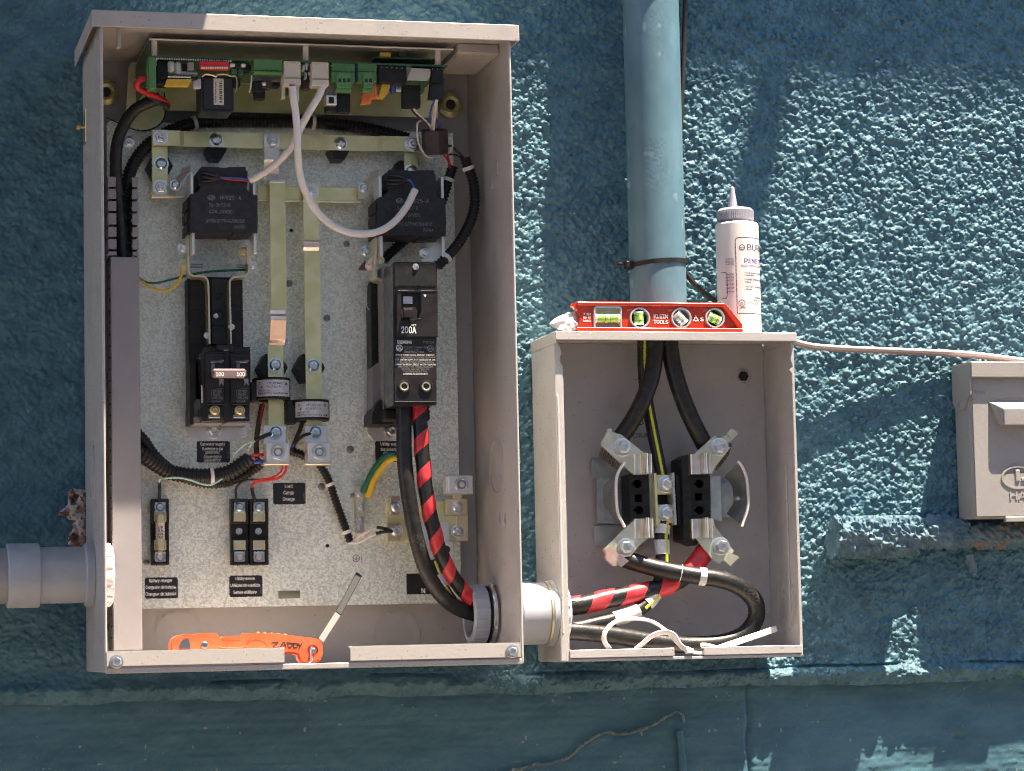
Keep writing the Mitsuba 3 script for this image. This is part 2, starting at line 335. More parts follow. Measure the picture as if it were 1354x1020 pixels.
def plinth_h(x, z):
    p = np.stack([x, x*0, z], -1)
    tr = meshkit.fbm(np.stack([x*9, x*0, z*190], -1), 3, 31); b = meshkit.fbm(p*60, 3, 32)
    joint = -0.005*np.exp(-((x-0.776-0.004*meshkit.noise(np.stack([z*40, z*0, z*0], -1), 3))/0.0022)**2)
    pit = -0.0045*np.exp(-(((x-1.045)/0.007)**2+((z+0.104)/0.0035)**2))
    return -0.0175+0.0014*(tr-.5)+0.0020*b+0.0009*meshkit.fbm(p*260, 2, 35)+joint+pit+0.004*(meshkit.fbm(p*8, 2, 33)-.5)
pl = grid_sheet(np.arange(-0.17, 1.24, 0.0026), np.arange(-0.20, LEDGE+0.02, 0.0020), plinth_h)
part(wall, 'plinth', pl, 'teal_paint_low', smooth=True)
part(wall, 'plinth', cat(cbox(-4, -0.17, 0.018, 0.08, -1.1, LEDGE+.003, 0), cbox(1.2374, 5, 0.018, 0.08, -1.1, LEDGE+.003, 0), cbox(-0.17, 1.2374, 0.018, 0.08, -1.1, -0.1985, 0)), 'teal_paint_low', smooth=False)
# roof edge far above, which shades the top of the wall, and an added unseen canopy that casts shade on the left
principled('eave_paint', (.55, .53, .50), 0.5)
part(wall, 'eave', cat(cbox(-4, 5, -0.40, 0.0, 2.50, 2.52), cbox(-4, 5, -0.42, -0.40, 2.485, 2.585)), 'eave_paint', smooth=False)
part(wall, 'rafter_tail', cbox(1.283, 1.322, -.463, -.4203, 2.455, 2.505, .003), 'eave_paint')  # invented stub out of view, only there to drop a soft shadow
principled('blocker_paint', (.10, .085, .07), 0.5)
blocker = thing('wall_canopy', 'added flat unseen canopy fixed to the wall above the larger box', 'blocker')
part(blocker, 'deck', cbox(-1.6, 0.219, -0.95, 0.0, 1.10, 1.115), 'blocker_paint')
part(blocker, 'gutter_edge', cbox(-1.6, 0.219, -0.965, -0.95, 1.085, 1.125), 'blocker_paint')
other = thing('neighbour_wall', 'added cream wall behind the camera, unseen, that cuts the sky fill', 'wall')  # added out of view to hold back sky light and deepen shade
principled('cream_render', tint((.54, .51, .47), (.62, .59, .55), 6), 0.8)
part(other, 'wall_face', cbox(-9, 10, -4.0, -3.8, -1.1, 4.3, .005), 'cream_render')
part(other, 'coping', cbox(-9, 10, -4.05, -3.75, 4.303, 4.38, .01), 'eave_paint')
principled('paving', tint((.115, .095, .077), (.15, .125, .10), 9, oct=4), 0.85)
scene['ground'] = mikit.ply(cbox(-60, 60, -60, 0.018, -1.14, -1.10, 0), 'paving'); labels['ground'] = {'label': 'pale warm paving at the foot of the wall', 'category': 'ground', 'kind': 'structure'}; _taken.add('ground')
# ---------------------------------------------------------------- the larger enclosure
PL = -0.0240                                    # front of the mounting plate
EP = 'enclosure_paint'
box = thing('large_enclosure', 'large open light grey steel enclosure full of switchgear, its cover off', 'electrical enclosure')
part(box, 'back_panel', cbox(.0022, .4478, -.0045, -.0025, .002, .690), EP)
part(box, 'left_side', cat(cbox(0, .0022, -.2, -.002, 0, .69), cbox(-.0002, .0030, -.2012, -.1965, 0.0, .686, .0012)), EP)
part(box, 'right_side', cat(cbox(.4478, .45, -.2, -.002, 0, .69), cbox(.4470, .4502, -.2012, -.1965, 0.0, .686, .0012)), EP)
part(box, 'bottom', cat(cbox(.0022, .4478, -.199, -.0025, 0, .0016), cbox(.0005, .4495, -.2008, -.1985, -.0012, .0048, .0009)), EP)
part(box, 'top', cbox(.0022, .4478, -.199, -.0025, .6885, .690), EP)
lid = part(box, 'hood', cat(cbox(-.009, .459, -.2055, -.002, .6984, .7001, .0008), cbox(-.009, .459, -.2055, -.2038, .6819, .6999, .0008),
                            cbox(-.009, -.0075, -.2045, -.002, .6819, .6995, .0005), cbox(.4575, .459, -.2045, -.002, .6819, .6995, .0005)), EP)
def lip_poly(u0, u1, r0, r1, y):
    a, b = P(u0, 860, y)[0], P(u1, 856, y)[0]; z0, z1 = .0062, .0220
    q = sg.box(a, z0, b, z1); cut = []
    for on, cx, s in ((r0, a, 1), (r1, b, -1)):
        if on: q = q.difference(sg.box(min(cx, cx+s*.003), z1-.003, max(cx, cx+s*.003), z1)).union(sg.Point(cx+s*.003, z1-.003).buffer(.003).intersection(sg.box(min(cx, cx+s*.003), z1-.003, max(cx, cx+s*.003), z1)))
    return q.buffer(0)
for (u0, u1, r0, r1, su, sv) in ((140.5, 376, False, True, 154, 875), (463, 688.5, True, False, 677, 861.5)):
    k = part(box, 'front_lip', cat(prism(lip_poly(u0, u1, r0, r1, -.2025), -.2026, -.2008, .0005), cbox(P(u0, 860, -.2)[0], P(u1, 858, -.2)[0], -.2010, -.1895, .0205, .0219, .0004)), EP)
    screw(k, su, sv, -.2027, 6.2, 'hex', 'zinc_bright')
for side, xx, dx in (('left_side', -.0006, .0012), ('right_side', .4472, .0012)):
    def yz_ring(r, w): 
        m = ring(0, 0, r, w, -.0006, .0006, 48); v = m.vertices.copy(); m.vertices = np.stack([v[:, 1]+xx+.0004, v[:, 0]-.1065 if side == 'right_side' else v[:, 0]-.0835, v[:, 2]+.2188], 1); m.fix_normals(); return m
    part(box, 'knockout', yz_ring(.0315, .0022), EP)
for u in (236, 526):
    c = P(u, 838, -.0045)
    part(box, 'knockout', cat(ring(c[0], c[2], .0290, .0010, -.0052, -.0042, 64), ring(c[0], c[2], .0262, .0012, -.0056, -.0042, 64), prism(sg.Point(c[0], c[2]).buffer(.0248, 24), -.0049, -.0040)), EP)
for u, v, r in ((140, 122.5, 16.5), (595.5, 139, 17)):         # cupped washers of the wall fixings
    c = P(u, v, -.009); rr = r*px(-.009)
    w = part(box, 'washer', lathe([(rr*.36, .0015), (rr*.40, .0028), (rr*.62, .0042), (rr*.95, .0012), (rr, .0004), (rr, -.001), (rr*.36, -.001)], 36, 'y', c), 'zinc_yellow')
    part(w, 'bolt_head', lathe([(0, -.004), (rr*.37, -.004), (rr*.37, .0022), (rr*.22, .0028), (0, .0024)], 18, 'y', c), 'dark_bore')
    part(w, 'dimple', lathe([(0, -.004), (rr*1.15, -.005), (rr*1.0, -.002), (rr*.8, -.0010), (0, -.0010)], 36, 'y', c+np.array([0, .003, -.004])), EP)
for z, y, x0 in ((.545, -.145, .4448), (.535, -.118, .4448), (.1533, -.140, .4448), (.1545, -.117, .4448)):   # lanced tabs
    part(box, 'lanced_tab', cat(cbox(x0, .4482, y-.005, y+.005, z-.0022, z+.0022, .0006), cbox(x0+.001, .4482, y-.0012, y+.0012, z-.004, z+.012, .0005)), EP)
part(box, 'lanced_tab', cbox(.020, .0245, -.18, -.17, .6655, .687, .001), EP)
part(box, 'gusset', cat(cbox(.400, .4478, -.16, -.05, .676, .6886, .002)), EP)
g = PX(110, 153, -.004); part(box, 'side_clip', cat(lathe([(0, 0), (.004, 0), (.004, .004), (.002, .005), (.002, .010), (0, .010)], 14, 'x', (-.010, -.03, g[2]*0+.607)), cbox(-.0012, .0005, -.042, -.018, .588, .626, .0005)), 'brass')
# mounting plate, screwed to the back
pp = sg.Polygon(ppoly([(141, 166), (143, 162), (147, 160), (599, 176), (610, 797.5), (146, 806)], PL)).difference(sg.Polygon(ppoly([(368, 781.5), (397, 781), (397, 791), (368, 792)], PL)))
for hu, hv in ((433, 722), (385, 305)): pp = pp.difference(sg.Point(P(hu, hv, PL)[0], P(hu, hv, PL)[2]).buffer(.0022, 6))
plate = part(box, 'mounting_plate', prism(pp, PL, PL+.002), 'galvanized', smooth=False)
for u, v, r, k in ((170, 188, 5.2, 'nut'), (458, 323, 3.2, 'pan'), (382, 375, 3.6, 'pan'), (432, 421, 3.6, 'pan'), (380.5, 452, 5.0, 'nut'), (463, 594.5, 3.8, 'pan'), (425, 644, 3.6, 'pan'), (193.5, 744, 3.0, 'pan'), (471, 264, 3.0, 'pan')):
    screw(plate, u, v, PL, r, k, 'zinc_bright' if k != 'pan' else 'steel_dark')
part(box, 'inner_fixing', lathe([(0, 0), (.004, 0), (.0045, .003), (.0035, .009), (0, .010)], 14, 'y', P(146, 829, -.02)), 'wire_blue')

# ---- grey slotted wire duct up the left edge of the plate
duct = thing('wire_duct', 'grey slotted wiring duct standing along the left edge of the plate, cover on below', 'wire duct')
DX0, DX1, DF = .0225, .0512, -.0850
part(duct, 'base', cbox(DX0, DX1, PL, PL-.002, .0225, .545, .0004), 'duct_dark')
part(duct, 'cover', cat(cbox(DX0-.0012, DX1+.0012, DF, DF-.0018, .0225, .4527, .0006), cbox(DX0-.0012, DX0, DF, DF+.008, .0225, .4527, .0004), cbox(DX1, DX1+.0012, DF, DF+.008, .0225, .4527, .0004)), 'duct_grey')
part(duct, 'wall', cat(cbox(DX0, DX0+.0016, DF+.0005, PL-.002, .0225, .4535, .0003)), 'duct_grey')
part(duct, 'wall', cat(cbox(DX1-.0016, DX1, DF+.0005, PL-.002, .0225, .4535, .0003)), 'duct_grey')
part(duct, 'slot_mark', [cbox(DX0-.0015, DX0-.0002, DF+.016, DF+.019, z, z+.0022, .0003) for z in np.arange(.035, .45, .0128)], 'conduit_black', kind='stuff')
zf = [P(180, v, DF)[2] for v in (340, 331.5, 315, 299, 281, 265, 249, 233)]
for z1, z0 in zip(zf[1:], zf[:-1]):
    for x0, x1 in ((DX0-.0035, DX0+.0055), (DX1-.0058, DX1+.0012)):
        part(duct, 'finger', cat(cbox(x0, x1, DF, DF+.0016, z0+.0013, z1-.0013, .0005), cbox((x0 if x0 < .03 else x1-.0016), (x0+.0016 if x0 < .03 else x1), DF, PL-.002, z0+.0013, z1-.0013, .0004)), 'duct_grey')

# ---------------------------------------------------------------- the smaller enclosure (meter base)
SP = 'small_box_paint'
X0, X1, D2, Z2 = .5185, .8061, -.1036, .3615
sb = thing('small_enclosure', 'smaller open grey steel box with two rows of spring jaws inside, its cover off', 'electrical enclosure')
part(sb, 'back_panel', cbox(X0+.002, X1-.002, -.0045, -.0025, 0, Z2+.0082), SP)
# left side: front corner folded into a flange with notches near the top
fl = sg.Polygon([(X0, .0), (.5285, .0), (.5278, .333)]+[(.5278-.0035*abs(math.sin(t)), .333+t*.0045) for t in np.linspace(0, 3.1, 9)]+[(.5258, .352), (.5225, Z2), (X0, Z2)])
part(sb, 'left_side', cat(cbox(X0, X0+.0016, D2+.0005, -.002, 0, Z2), prism(fl.buffer(0), D2-.0004, D2+.0012, .0005), cbox(.5262, .5285, D2+.0002, D2+.012, .012, .333, .0006), cbox(X0+.0008, X0+.0042, D2-.0014, D2+.001, .03, .30, .0012)), SP)
fr = sg.Polygon([(X1, 0), (X1-.0036, 0), (X1-.0032, .325), (X1-.006, .329), (X1-.002, .333), (X1-.0045, .342), (X1-.0028, .350), (X1-.004, Z2), (X1, Z2)])
part(sb, 'right_side', cat(cbox(X1-.0016, X1, D2+.0005, -.002, 0, Z2), prism(fr.buffer(0), D2-.0004, D2+.0012, .0004), cbox(X1-.0034, X1-.0010, D2+.03, D2+.036, .05, .22, .0012)), SP)
part(sb, 'bottom', cat(cbox(X0+.0016, X1-.0016, D2, -.0025, -.0012, .0006), cbox(X0+.010, X1-.0010, D2-.0004, D2+.0022, -.0012, .0022, .0006)), SP)
for u0, u1 in ((753, 891), (930, 1060.5)):
    part(sb, 'front_lip', cat(cbox(P(u0, 862, D2)[0], P(u1, 860, D2)[0], D2-.0022, D2-.0004, .0030, .0121, .0005), cbox(P(u0, 862, D2)[0], P(u1, 860, D2)[0], D2-.0020, D2+.008, .0108, .0121, .0004)), SP)
part(sb, 'hood', cat(cbox(X0-.001, X1+.0008, -.1134, -.002, Z2+.0083, Z2+.0100, .0007), cbox(X0-.001, X1+.0008, -.1134, -.1118, Z2, Z2+.0098, .0007), cbox(X0-.001, X0+.0004, -.1126, -.002, Z2-.0035, Z2+.0096, .0004), cbox(X1-.0006, X1+.0008, -.1126, -.002, Z2-.0005, Z2+.0096, .0004)), SP)
c = P(884, 815, -.0045)
part(sb, 'knockout', cat(*[ring(c[0], c[2], r, .0007, -.0049, -.004, 56) for r in (.031, .026, .0215)]), SP)
def yzring(r, w, x, y, z):
    m = ring(0, 0, r, w, -.0004, .0004, 48); v = m.vertices.copy(); m.vertices = np.stack([v[:, 1]+x, v[:, 0]+y, v[:, 2]+z], 1); m.fix_normals(); return m
kk = PX(1040, 800, X1-.0018)
part(sb, 'knockout', cat(*[yzring(r, .0011, X1-.0019, kk[1], kk[2]) for r in (.0315, .026, .0195, .0125)]), SP)
b = P(982, 498, -.0045); k = part(sb, 'fixing_bolt', lathe([(0, 0), (.0060, 0), (.0060, .005), (.0045, .0065), (.0020, .0065), (0, .0055)], 6, 'y', b), 'black_plastic')
part(sb, 'embossed_boss', lathe([(0, -.001), (.0125, -.001), (.009, .0012), (0, .0014)], 30, 'y', b+np.array([0, .0003, 0])), SP)
def ptext(parent, text, u, v, hpx, y, mat, bold=True, name='print', center=False, wpx=None, rot=None):
    s = px(y)
    part(parent, name, letters(text, hpx*s, P(u, v, y), bold=bold, center=center, rot=0 if rot is None else rot, width=wpx*s if wpx else None), mat, smooth=False)
ptext(sb, 'REMOVAL', 824, 562, 6.8, -.0046, 'print_black', wpx=46)
ptext(sb, 'CRAFT', 836, 579, 6.0, -.0046, 'print_dark', wpx=34)
for q in ((.545, .30), (.60, .345), (.77, .348)): part(sb, 'weld_spot', lathe([(0, -.001), (.0016, -.0003), (0, .0004)], 10, 'y', (q[0], -.0047, q[1])), SP)

# ---------------------------------------------------------------- the closed outlet box at the right edge
RP = 'receptacle_paint'
rb = thing('outlet_box', 'closed light grey weatherproof box with a hinged ribbed cover at the right edge', 'outlet box')
RX0, RX1, RD, RZ0, RZ1 = 1.0494, 1.222, -.0502, .158, .3330
part(rb, 'body', cat(cbox(RX0, RX1, RD+.006, -.001, RZ0, RZ1, .0015), cbox(RX0+.001, RX1, RD+.006, RD+.002, RZ0+.001, RZ1, .002)), RP)
def rbx(u0, v0, u1, v1, y0, y1, c=.001): return pbox(u0, v0, u1, v1, y0, y1, c)
front = sg.box(RX0+.0005, RZ0+.0005, RX1, RZ1-.004).buffer(-.002).buffer(.002)
win = sg.Polygon(ppoly([(1309, 533), (1313, 529), (1420, 526), (1420, 621), (1313, 625), (1309, 621)], RD)).buffer(.0008)
cv = part(rb, 'cover', prism(front.difference(win), RD, RD+.006, .0016), RP)
part(cv, 'window_recess', cat(prism(win.buffer(.0012), RD+.0048, RD+.006), ), RP)
hz = [P(1326, v, RD-.006)[2] for v in (541, 563)]; hx = P(1326, 552, RD-.008)[0]
h = trimesh.convex.convex_hull(np.array([[hx-.010, RD+.005, hz[1]+.030], [hx-.014, RD-.0005, hz[0]+.0088], [hx-.0145, RD+.002, hz[0]+.010], [RX1, RD-.0005, hz[0]+.0088], [RX1, RD+.002, hz[0]+.010],
    [hx, RD-.013, hz[0]], [hx, RD-.0135, hz[0]-.002], [hx, RD-.013, hz[1]+.001], [hx+.001, RD-.012, hz[1]], [RX1, RD-.0135, hz[0]], [RX1, RD-.0135, hz[1]+.001], [RX1, RD-.012, hz[1]], [RX1, RD+.005, hz[1]+.004], [hx-.002, RD+.005, hz[1]+.002], [hx-.012, RD+.005, hz[0]+.006]]))
part(cv, 'finger_pull', h, RP, smooth=40)
lid3 = part(rb, 'hinged_hood', cat(cbox(RX0-.0020, RX1, -.0580, -.0005, .3425, .3450, .0010), cbox(RX0-.0020, RX1, -.0580, -.0555, P(1282, 499, -.058)[2], .3446, .0010)), RP)
ear = sg.Polygon([(-.0565, .3445), (-.0005, .3445), (-.0005, .300), (-.010, .2895), (-.036, .2895), (-.0455, .3045), (-.0535, .306)])
m = trimesh.creation.extrude_polygon(ear, .0020, engine='earcut'); v = m.vertices.copy(); m.vertices = np.stack([RX0-.0022+v[:, 2], v[:, 0], v[:, 1]], 1); m.fix_normals()
part(lid3, 'hinge_ear', m, RP)
part(rb, 'hinge_pin', lathe([(0, 0), (.0022, 0), (.0022, .0035), (.0012, .0042), (0, .0042)], 12, 'x', (RX0-.0048, -.024, .297)), 'zinc_bright')
e = P(1346, 632, RD)
part(cv, 'emblem', cat(prism(affinity.scale(sg.Point(e[0], e[2]).buffer(.0142, 24), 1.55, 1.0).difference(affinity.scale(sg.Point(e[0], e[2]).buffer(.0120, 24), 1.6, 1.0)), RD-.0014, RD+.0005, .0004), cbox(e[0]-.0035, e[0]+.0022, RD-.0018, RD+.0005, e[2]-.004, e[2]+.0095, .0006), cbox(e[0]+.004, e[0]+.018, RD-.0018, RD+.0005, e[2]-.004, e[2]+.0, .0006)), RP)
part(cv, 'raised_lettering', letters('HAI', 10.5*px(RD), P(1334, 661, RD), .0010, bold=True, width=31*px(RD)), RP, smooth=False)
part(cv, 'raised_lettering', letters('113', 5.5*px(RD), P(1288.5, 521.5, RD), .0006, width=15*px(RD)), RP, smooth=False)
part(rb, 'latch', pbox(1330, 683, 1400, 690, RD-.003, RD+.004), RP)
# ---------------------------------------------------------------- bus bars in the larger enclosure
def bar(u0, v0, u1, v1, y, th=.0022, c=.0003): return pbox(u0, v0, u1, v1, y, y+th, c)
def hexpost(parent, u, v, y0, r=13):
    p = P(u, v, y0); s = r*px(y0); hx = [(p[0]+s*math.cos(a), p[2]+s*1.05*math.sin(a)) for a in np.arange(6)*math.pi/3]
    part(parent, 'insulator', prism(hx, y0+.0023, PL, .0008), 'black_plastic')
BY = -.0560
b1 = thing('bus_bar', 'long horizontal yellow plated bus bar under the circuit board, legs at its ends', 'bus bar')
za, zb = P(300, 195.5, BY)[2], P(300, 175.5, BY)[2]
xa, xb = P(201, 182, BY)[0], P(555, 190, BY)[0]
j1, j2 = P(239, 184, BY)[0], P(503, 188, BY)[0]
part(b1, 'bar', strip([(xa, BY-.003), (j1-.002, BY-.003), (j1+.003, BY), (j2-.003, BY), (j2+.002, BY-.003), (xb, BY-.003)], (za, zb), .0028), 'zinc_yellow', smooth=15)
part(b1, 'end_leg', pbox(200.8, 171.5, 222, 261, -.0530, -.0505, .0004), 'zinc_yellow')
part(b1, 'end_foot', pbox(200.5, 258.5, 249, 261.5, -.0570, -.0440, .0003), 'zinc_gold')
for u, v, r, k in ((212, 182, 6.8, 'nut'), (286, 185.5, 7.2, 'pan'), (450, 190.5, 7, 'pan'), (545, 191, 7, 'nut')): screw(b1, u, v, BY-.0015-(.003 if u < 240 or u > 500 else 0), r, k, 'zinc_bright')
screw(b1, 213, 217, -.0531, 7.4, 'pan', 'zinc_blue'); screw(b1, 212, 248, -.0531, 6.8, 'nut', 'zinc_bright')
hexpost(b1, 287, 197, BY); hexpost(b1, 212, 219, -.0530, 16.5); hexpost(b1, 450, 198, BY); hexpost(b1, 536, 226, -.0530, 15)
# angled lug from the left leg to the left relay
def folded(parent, pts3, w, mat, name='terminal_strap', th=.0018):
    """Strip of sheet whose centre line runs through pts3, its width along z."""
    pts3 = np.asarray(pts3); return part(parent, name, strip([(p[0], p[1]) for p in pts3], w, th), mat, smooth=15)
part(b1, 'right_leg', pbox(534.5, 200, 553.5, 232, -.0530, -.0508, .0004), 'zinc_yellow'); screw(b1, 543.5, 227, -.0531, 7, 'pan', 'zinc_bright')
b2 = thing('bus_bar', 'left one of two upright plated straps, with a bright bare copper bend halfway down', 'bus bar', None)
def ystrip(parent, u, w, path, mat, th=.0022, name='bar'):
    """Upright strap about u pixels across, bent in depth: path is (v, y) pairs from top to bottom."""
    x0, x1 = P(u-w/2, path[0][0], path[0][1])[0], P(u+w/2, path[0][0], path[0][1])[0]
    q = [(y, P(u, v, y)[2]) for v, y in path]; m = strip(q, (x0, x1), th, 'x'); return part(parent, name, m, mat, smooth=15)
x0a = 366.5
ystrip(b2, 359, 20, [(177.5, -.0605), (211, -.0605), (215, -.058), (238, -.0505)], 'tin_plate', name='top_tab'); screw(b2, 359.5, 186.5, -.0618, 7, 'nut', 'zinc_bright')
ystrip(b2, 366.5, 20.5, [(241, -.0640), (412, -.0640)], 'zinc_yellow')
part(b2, 'top_fold', pbox(356.3, 238.5, 377, 242, -.0655, -.0480, .0003), 'tin_plate')
ystrip(b2, 366.8, 20.5, [(411, -.0640), (416, -.0660), (419, -.0690), (423, -.0700), (449, -.0610), (453, -.0580), (456, -.0570)], 'copper', name='copper_bend')
ystrip(b2, 364, 20.5, [(455, -.0560), (600, -.0560)], 'zinc_yellow'); screw(b2, 363.5, 483, -.0572, 7.4, 'pan', 'zinc_blue'); hexpost(b2, 361.5, 486, -.056, 19)
b3 = thing('bus_bar', 'right one of two upright plated straps, with only a thin copper line across it', 'bus bar')
ystrip(b3, 410.7, 20.5, [(243, -.0600), (319, -.0600)], 'zinc_yellow'); ystrip(b3, 411, 20.5, [(318.8, -.0602), (321, -.0622), (327, -.0622), (331, -.0590)], 'copper', name='copper_bend')
ystrip(b3, 412.2, 21, [(330.5, -.0585), (600, -.0585)], 'zinc_yellow'); screw(b3, 411.5, 254, -.0613, 6.6, 'nut', 'zinc_bright'); screw(b3, 414, 484, -.0597, 7.4, 'pan', 'zinc_blue'); hexpost(b3, 411, 486, -.0585, 19)
b4 = thing('bus_bar', 'short horizontal plated bar between the two black relays', 'bus bar')
part(b4, 'bar', pbox(341, 247, 478, 265.5, -.0500, -.0478, .0004), 'zinc_yellow'); part(b4, 'lower_hem', pbox(341, 264.5, 478, 267, -.0515, -.0478, .0003), 'zinc_gold')

# ---------------------------------------------------------------- the two latching relays
def relay(du, dv, label, hide):
    r = thing('power_relay', label, 'relay', None); yf, yb = -.1010, -.0520
    Q = lambda pts: [(a+du, b+dv) for a, b in pts]
    body = [(262.5, 225.5), (266.4, 220.3), (290, 221), (291, 222), (300, 222), (301, 221), (324.7, 221), (325.5, 226), (327.5, 226), (327.5, 246), (326, 247), (327, 251), (331, 256.7), (334, 258), (340, 258.3), (340.5, 274), (341, 288), (340.6, 308),
            (309, 309.5), (308, 307.5), (252, 307.5), (251.5, 290), (252.5, 270), (252, 257), (258, 256.3), (263, 252), (265.4, 247), (262.5, 245)]
    part(r, 'case', prism(ppoly(Q(body), yf), yf, yb, .0006), 'relay_plastic', smooth=False)
    part(r, 'case_rib', cat(*[pbox(247.2+du, v0+dv, 252.6+du, v1+dv, yf+.011, yb+.004, .0006) for v0, v1 in ((262, 276), (279, 292), (295, 309))]), 'relay_plastic')
    part(r, 'case_foot', cat(*[pbox(u+du, 306.8+dv, u+5+du, 310.8+dv, yf+.003, yf+.02, .0004) for u in (308, 315, 322)]), 'relay_plastic')
    for u, v, q in ((270.5, 276.5, 2.4), (330.5, 299.5, 2.4)):
        c = P(u+du, v+dv, yf); part(r, 'moulded_pit', lathe([(q*px(yf), -.0002), (q*px(yf), .00025), (q*.7*px(yf), .0003), (q*.6*px(yf), -.0006), (0, -.0008)], 16, 'y', c), 'black_plastic')
    def pr(t, u, v, h, w): ptext(r, t, u+du, v+dv, h, yf-.0001, 'print_grey', bold=False, wpx=w)
    pr('HFE25-A', 290.5, 264.2, 5.2, 27); pr('24-2HT2-R', 276, 273.2, 4.2, 27); pr('COIL 24VDC', 276, 282, 4.4, 30); pr('200A 277VAC/26VDC', 272.5, 294, 4.4, 49); pr('83709', 310, 302, 3.6, 13)
    c = P(279.5+du, 261.5+dv, yf-.0001); s = px(yf)
    part(r, 'emblem', cat(prism(affinity.scale(sg.Point(c[0], c[2]).buffer(3.4*s, 12), 1.4, 1).difference(affinity.scale(sg.Point(c[0], c[2]).buffer(2.7*s, 12), 1.4, 1)), yf-.0003, yf), letters('cF', 3.8*s, c, .0002, True, True)), 'print_grey', smooth=False)
    # tin plated terminals, upper and lower, left and right
    for u0, u1, v0, v1, b in ((251.8, 255.8, 228, 257, 0), (334, 338, 230, 258.5, 0), (253.5, 257.6, 307, 335.5, 1), (335.3, 339.4, 308, 336, 1)):
        part(r, 'terminal', cat(pbox(u0+du, v0+dv, u1+du, v1+dv, yf+.004, yf+.034, .0004)), 'tin_plate')
    # links from the terminals: upper left to the bar, lower ones to the breaker stabs
    z0, z1 = P(240+du, 259+dv, -.06)[2], P(240+du, 227+dv, -.06)[2]
    xr, xl = P(251.5+du, 240+dv, -.085)[0], P(224+du, 250+dv, -.052)[0]
    wing = sg.Polygon([(0, z0), (.011, z0), (.013, z0+.010), (.033, z1-.004), (.033, z1+.002), (.020, z1+.001), (.019, z1-.004), (.006, z0+.018), (0, z0+.016)])
    m = trimesh.creation.extrude_polygon(wing, .0018, engine='earcut'); v = m.vertices.copy()
    ang = math.atan2(-.033, xr-xl); m.vertices = np.stack([xl+v[:, 0]/.033*(xr-xl), -.0525+v[:, 0]/.033*(-.034)-v[:, 2], v[:, 1]], 1); m.fix_normals()
    part(r, 'link', m, 'tin_plate', smooth=False); screw(r, 232+du, 245+dv, -.064, 5.6, 'pan', 'zinc_blue', turn=20)
    return r
r1 = relay(0, 0, 'left black power relay, its blue and red coil wires running across its top', None)
r2 = relay(249, 4.2, 'right black power relay, partly crossed by a white round cable', None)
def stab(parent, pts, depth, mat='zinc_gold'):
    c = [(P(u, v, depth[0])[0], P(u, v, depth[0])[2]) for u, v in pts]
    s = spline([(a, 0, b) for a, b in c], 6); part(parent, 'stab_link', strip([(q[0], q[2]) for q in s], depth, .0019, 'y'), mat, smooth=20)
stab(r1, [(248.8, 309), (249, 330), (249, 350), (250.5, 361), (256, 365), (262, 365.5), (269, 365.8), (274, 370), (275.5, 378), (276.2, 400), (276.8, 430), (277.2, 455)], (-.079, -.056))
stab(r1, [(336.5, 309), (336, 332), (330.5, 338), (329.5, 350), (328.5, 360), (323.5, 365.2), (317, 366), (309, 367), (304.5, 371.5), (303.8, 380), (304.2, 400), (305, 430), (305.6, 455)], (-.079, -.056))
part(r1, 'link', prism(ppoly([(326, 327), (331, 319), (332, 335), (332, 350), (326, 350)], -.075), -.0765, -.0745), 'zinc_gold')
for u, v, k, m in ((242, 329, 'hex', 'zinc_bright'), (243.5, 351, 'nut', 'zinc_gold')): screw(r1, u, v, -.070, 5.2, k, m)
part(r1, 'stud', lathe([(0, 0), (.0022, 0), (.0022, .016), (0, .016)], 10, 'x', P(249, 351.5, -.068)), 'steel_dark'); part(r1, 'stud', lathe([(0, 0), (.0022, 0), (.0022, .018), (0, .018)], 10, 'x', P(314, 352.5, -.068)), 'steel_dark')
screw(r1, 322, 334, -.072, 4.8, 'hex', 'brass'); screw(r1, 334, 352, -.068, 3.8, 'nut', 'zinc_bright')
stab(r2, [(498, 313), (497.5, 330), (496, 345), (495.3, 358), (497, 366), (503, 369.5), (513, 369.5), (520, 371)], (-.086, -.056))
part(r2, 'link', prism(ppoly([(484, 347), (495, 338), (498, 314), (504, 314), (505, 337), (496, 345), (486, 350)], -.0772), -.0785, -.0765), 'zinc_gold')
part(r2, 'link', prism(ppoly([(557, 333), (566, 330), (577, 321), (577, 312), (583, 312), (582, 346), (557, 346)], -.075), -.0765, -.0745), 'tin_plate')
screw(r2, 562, 335, -.078, 5.4, 'hex', 'zinc_bright'); screw(r2, 483, 333, -.074, 5.4, 'pan', 'zinc_blue'); screw(r2, 503, 344, -.080, 3.6, 'nut', 'zinc_gold')
part(r2, 'insulating_boot', cat(trimesh.convex.convex_hull(np.array([P(473, 356, -.075), P(483, 344, -.078), P(486, 355, -.078), P(485, 358, -.072), P(476, 358, -.07), P(480, 350, -.066)]))), 'ferrite')
screw(r2, 488, 352, -.0785, 3.8, 'nut', 'copper')

# ---------------------------------------------------------------- breaker on the left: black base tray and two-pole breaker
def tray(parent, u0, u1, v0, v1, foot, scr):
    y0, y1 = PL-.001, -.0545
    part(parent, 'base_block', pbox(u0, v0, u1, v1, y1, y0, .0015), 'black_plastic')
    part(parent, 'base_ridge', [pbox(u0+1.5, v, u1-1.5, v+1.3, y1-.0007, y1+.001, .0003) for v in (v0+13, v0+40, v0+60, v0+80, v0+106)], 'relay_plastic', kind='stuff')
    part(parent, 'foot_plate', prism(ppoly(foot, PL-.0015), PL-.003, PL, .0004), 'zinc_bright' if 0 else 'tin_plate')
    screw(parent, scr[0], scr[1], PL-.003, 7, 'hex', 'zinc_bright')
bl = thing('breaker_base', 'black moulded mounting base under the small two-pole breaker', 'breaker base')
tray(bl, 249.5, 322, 366.5, 561, [(246, 552), (328, 552), (332, 562), (320, 577), (312, 583), (256, 583), (245.5, 571)], (282.5, 570))
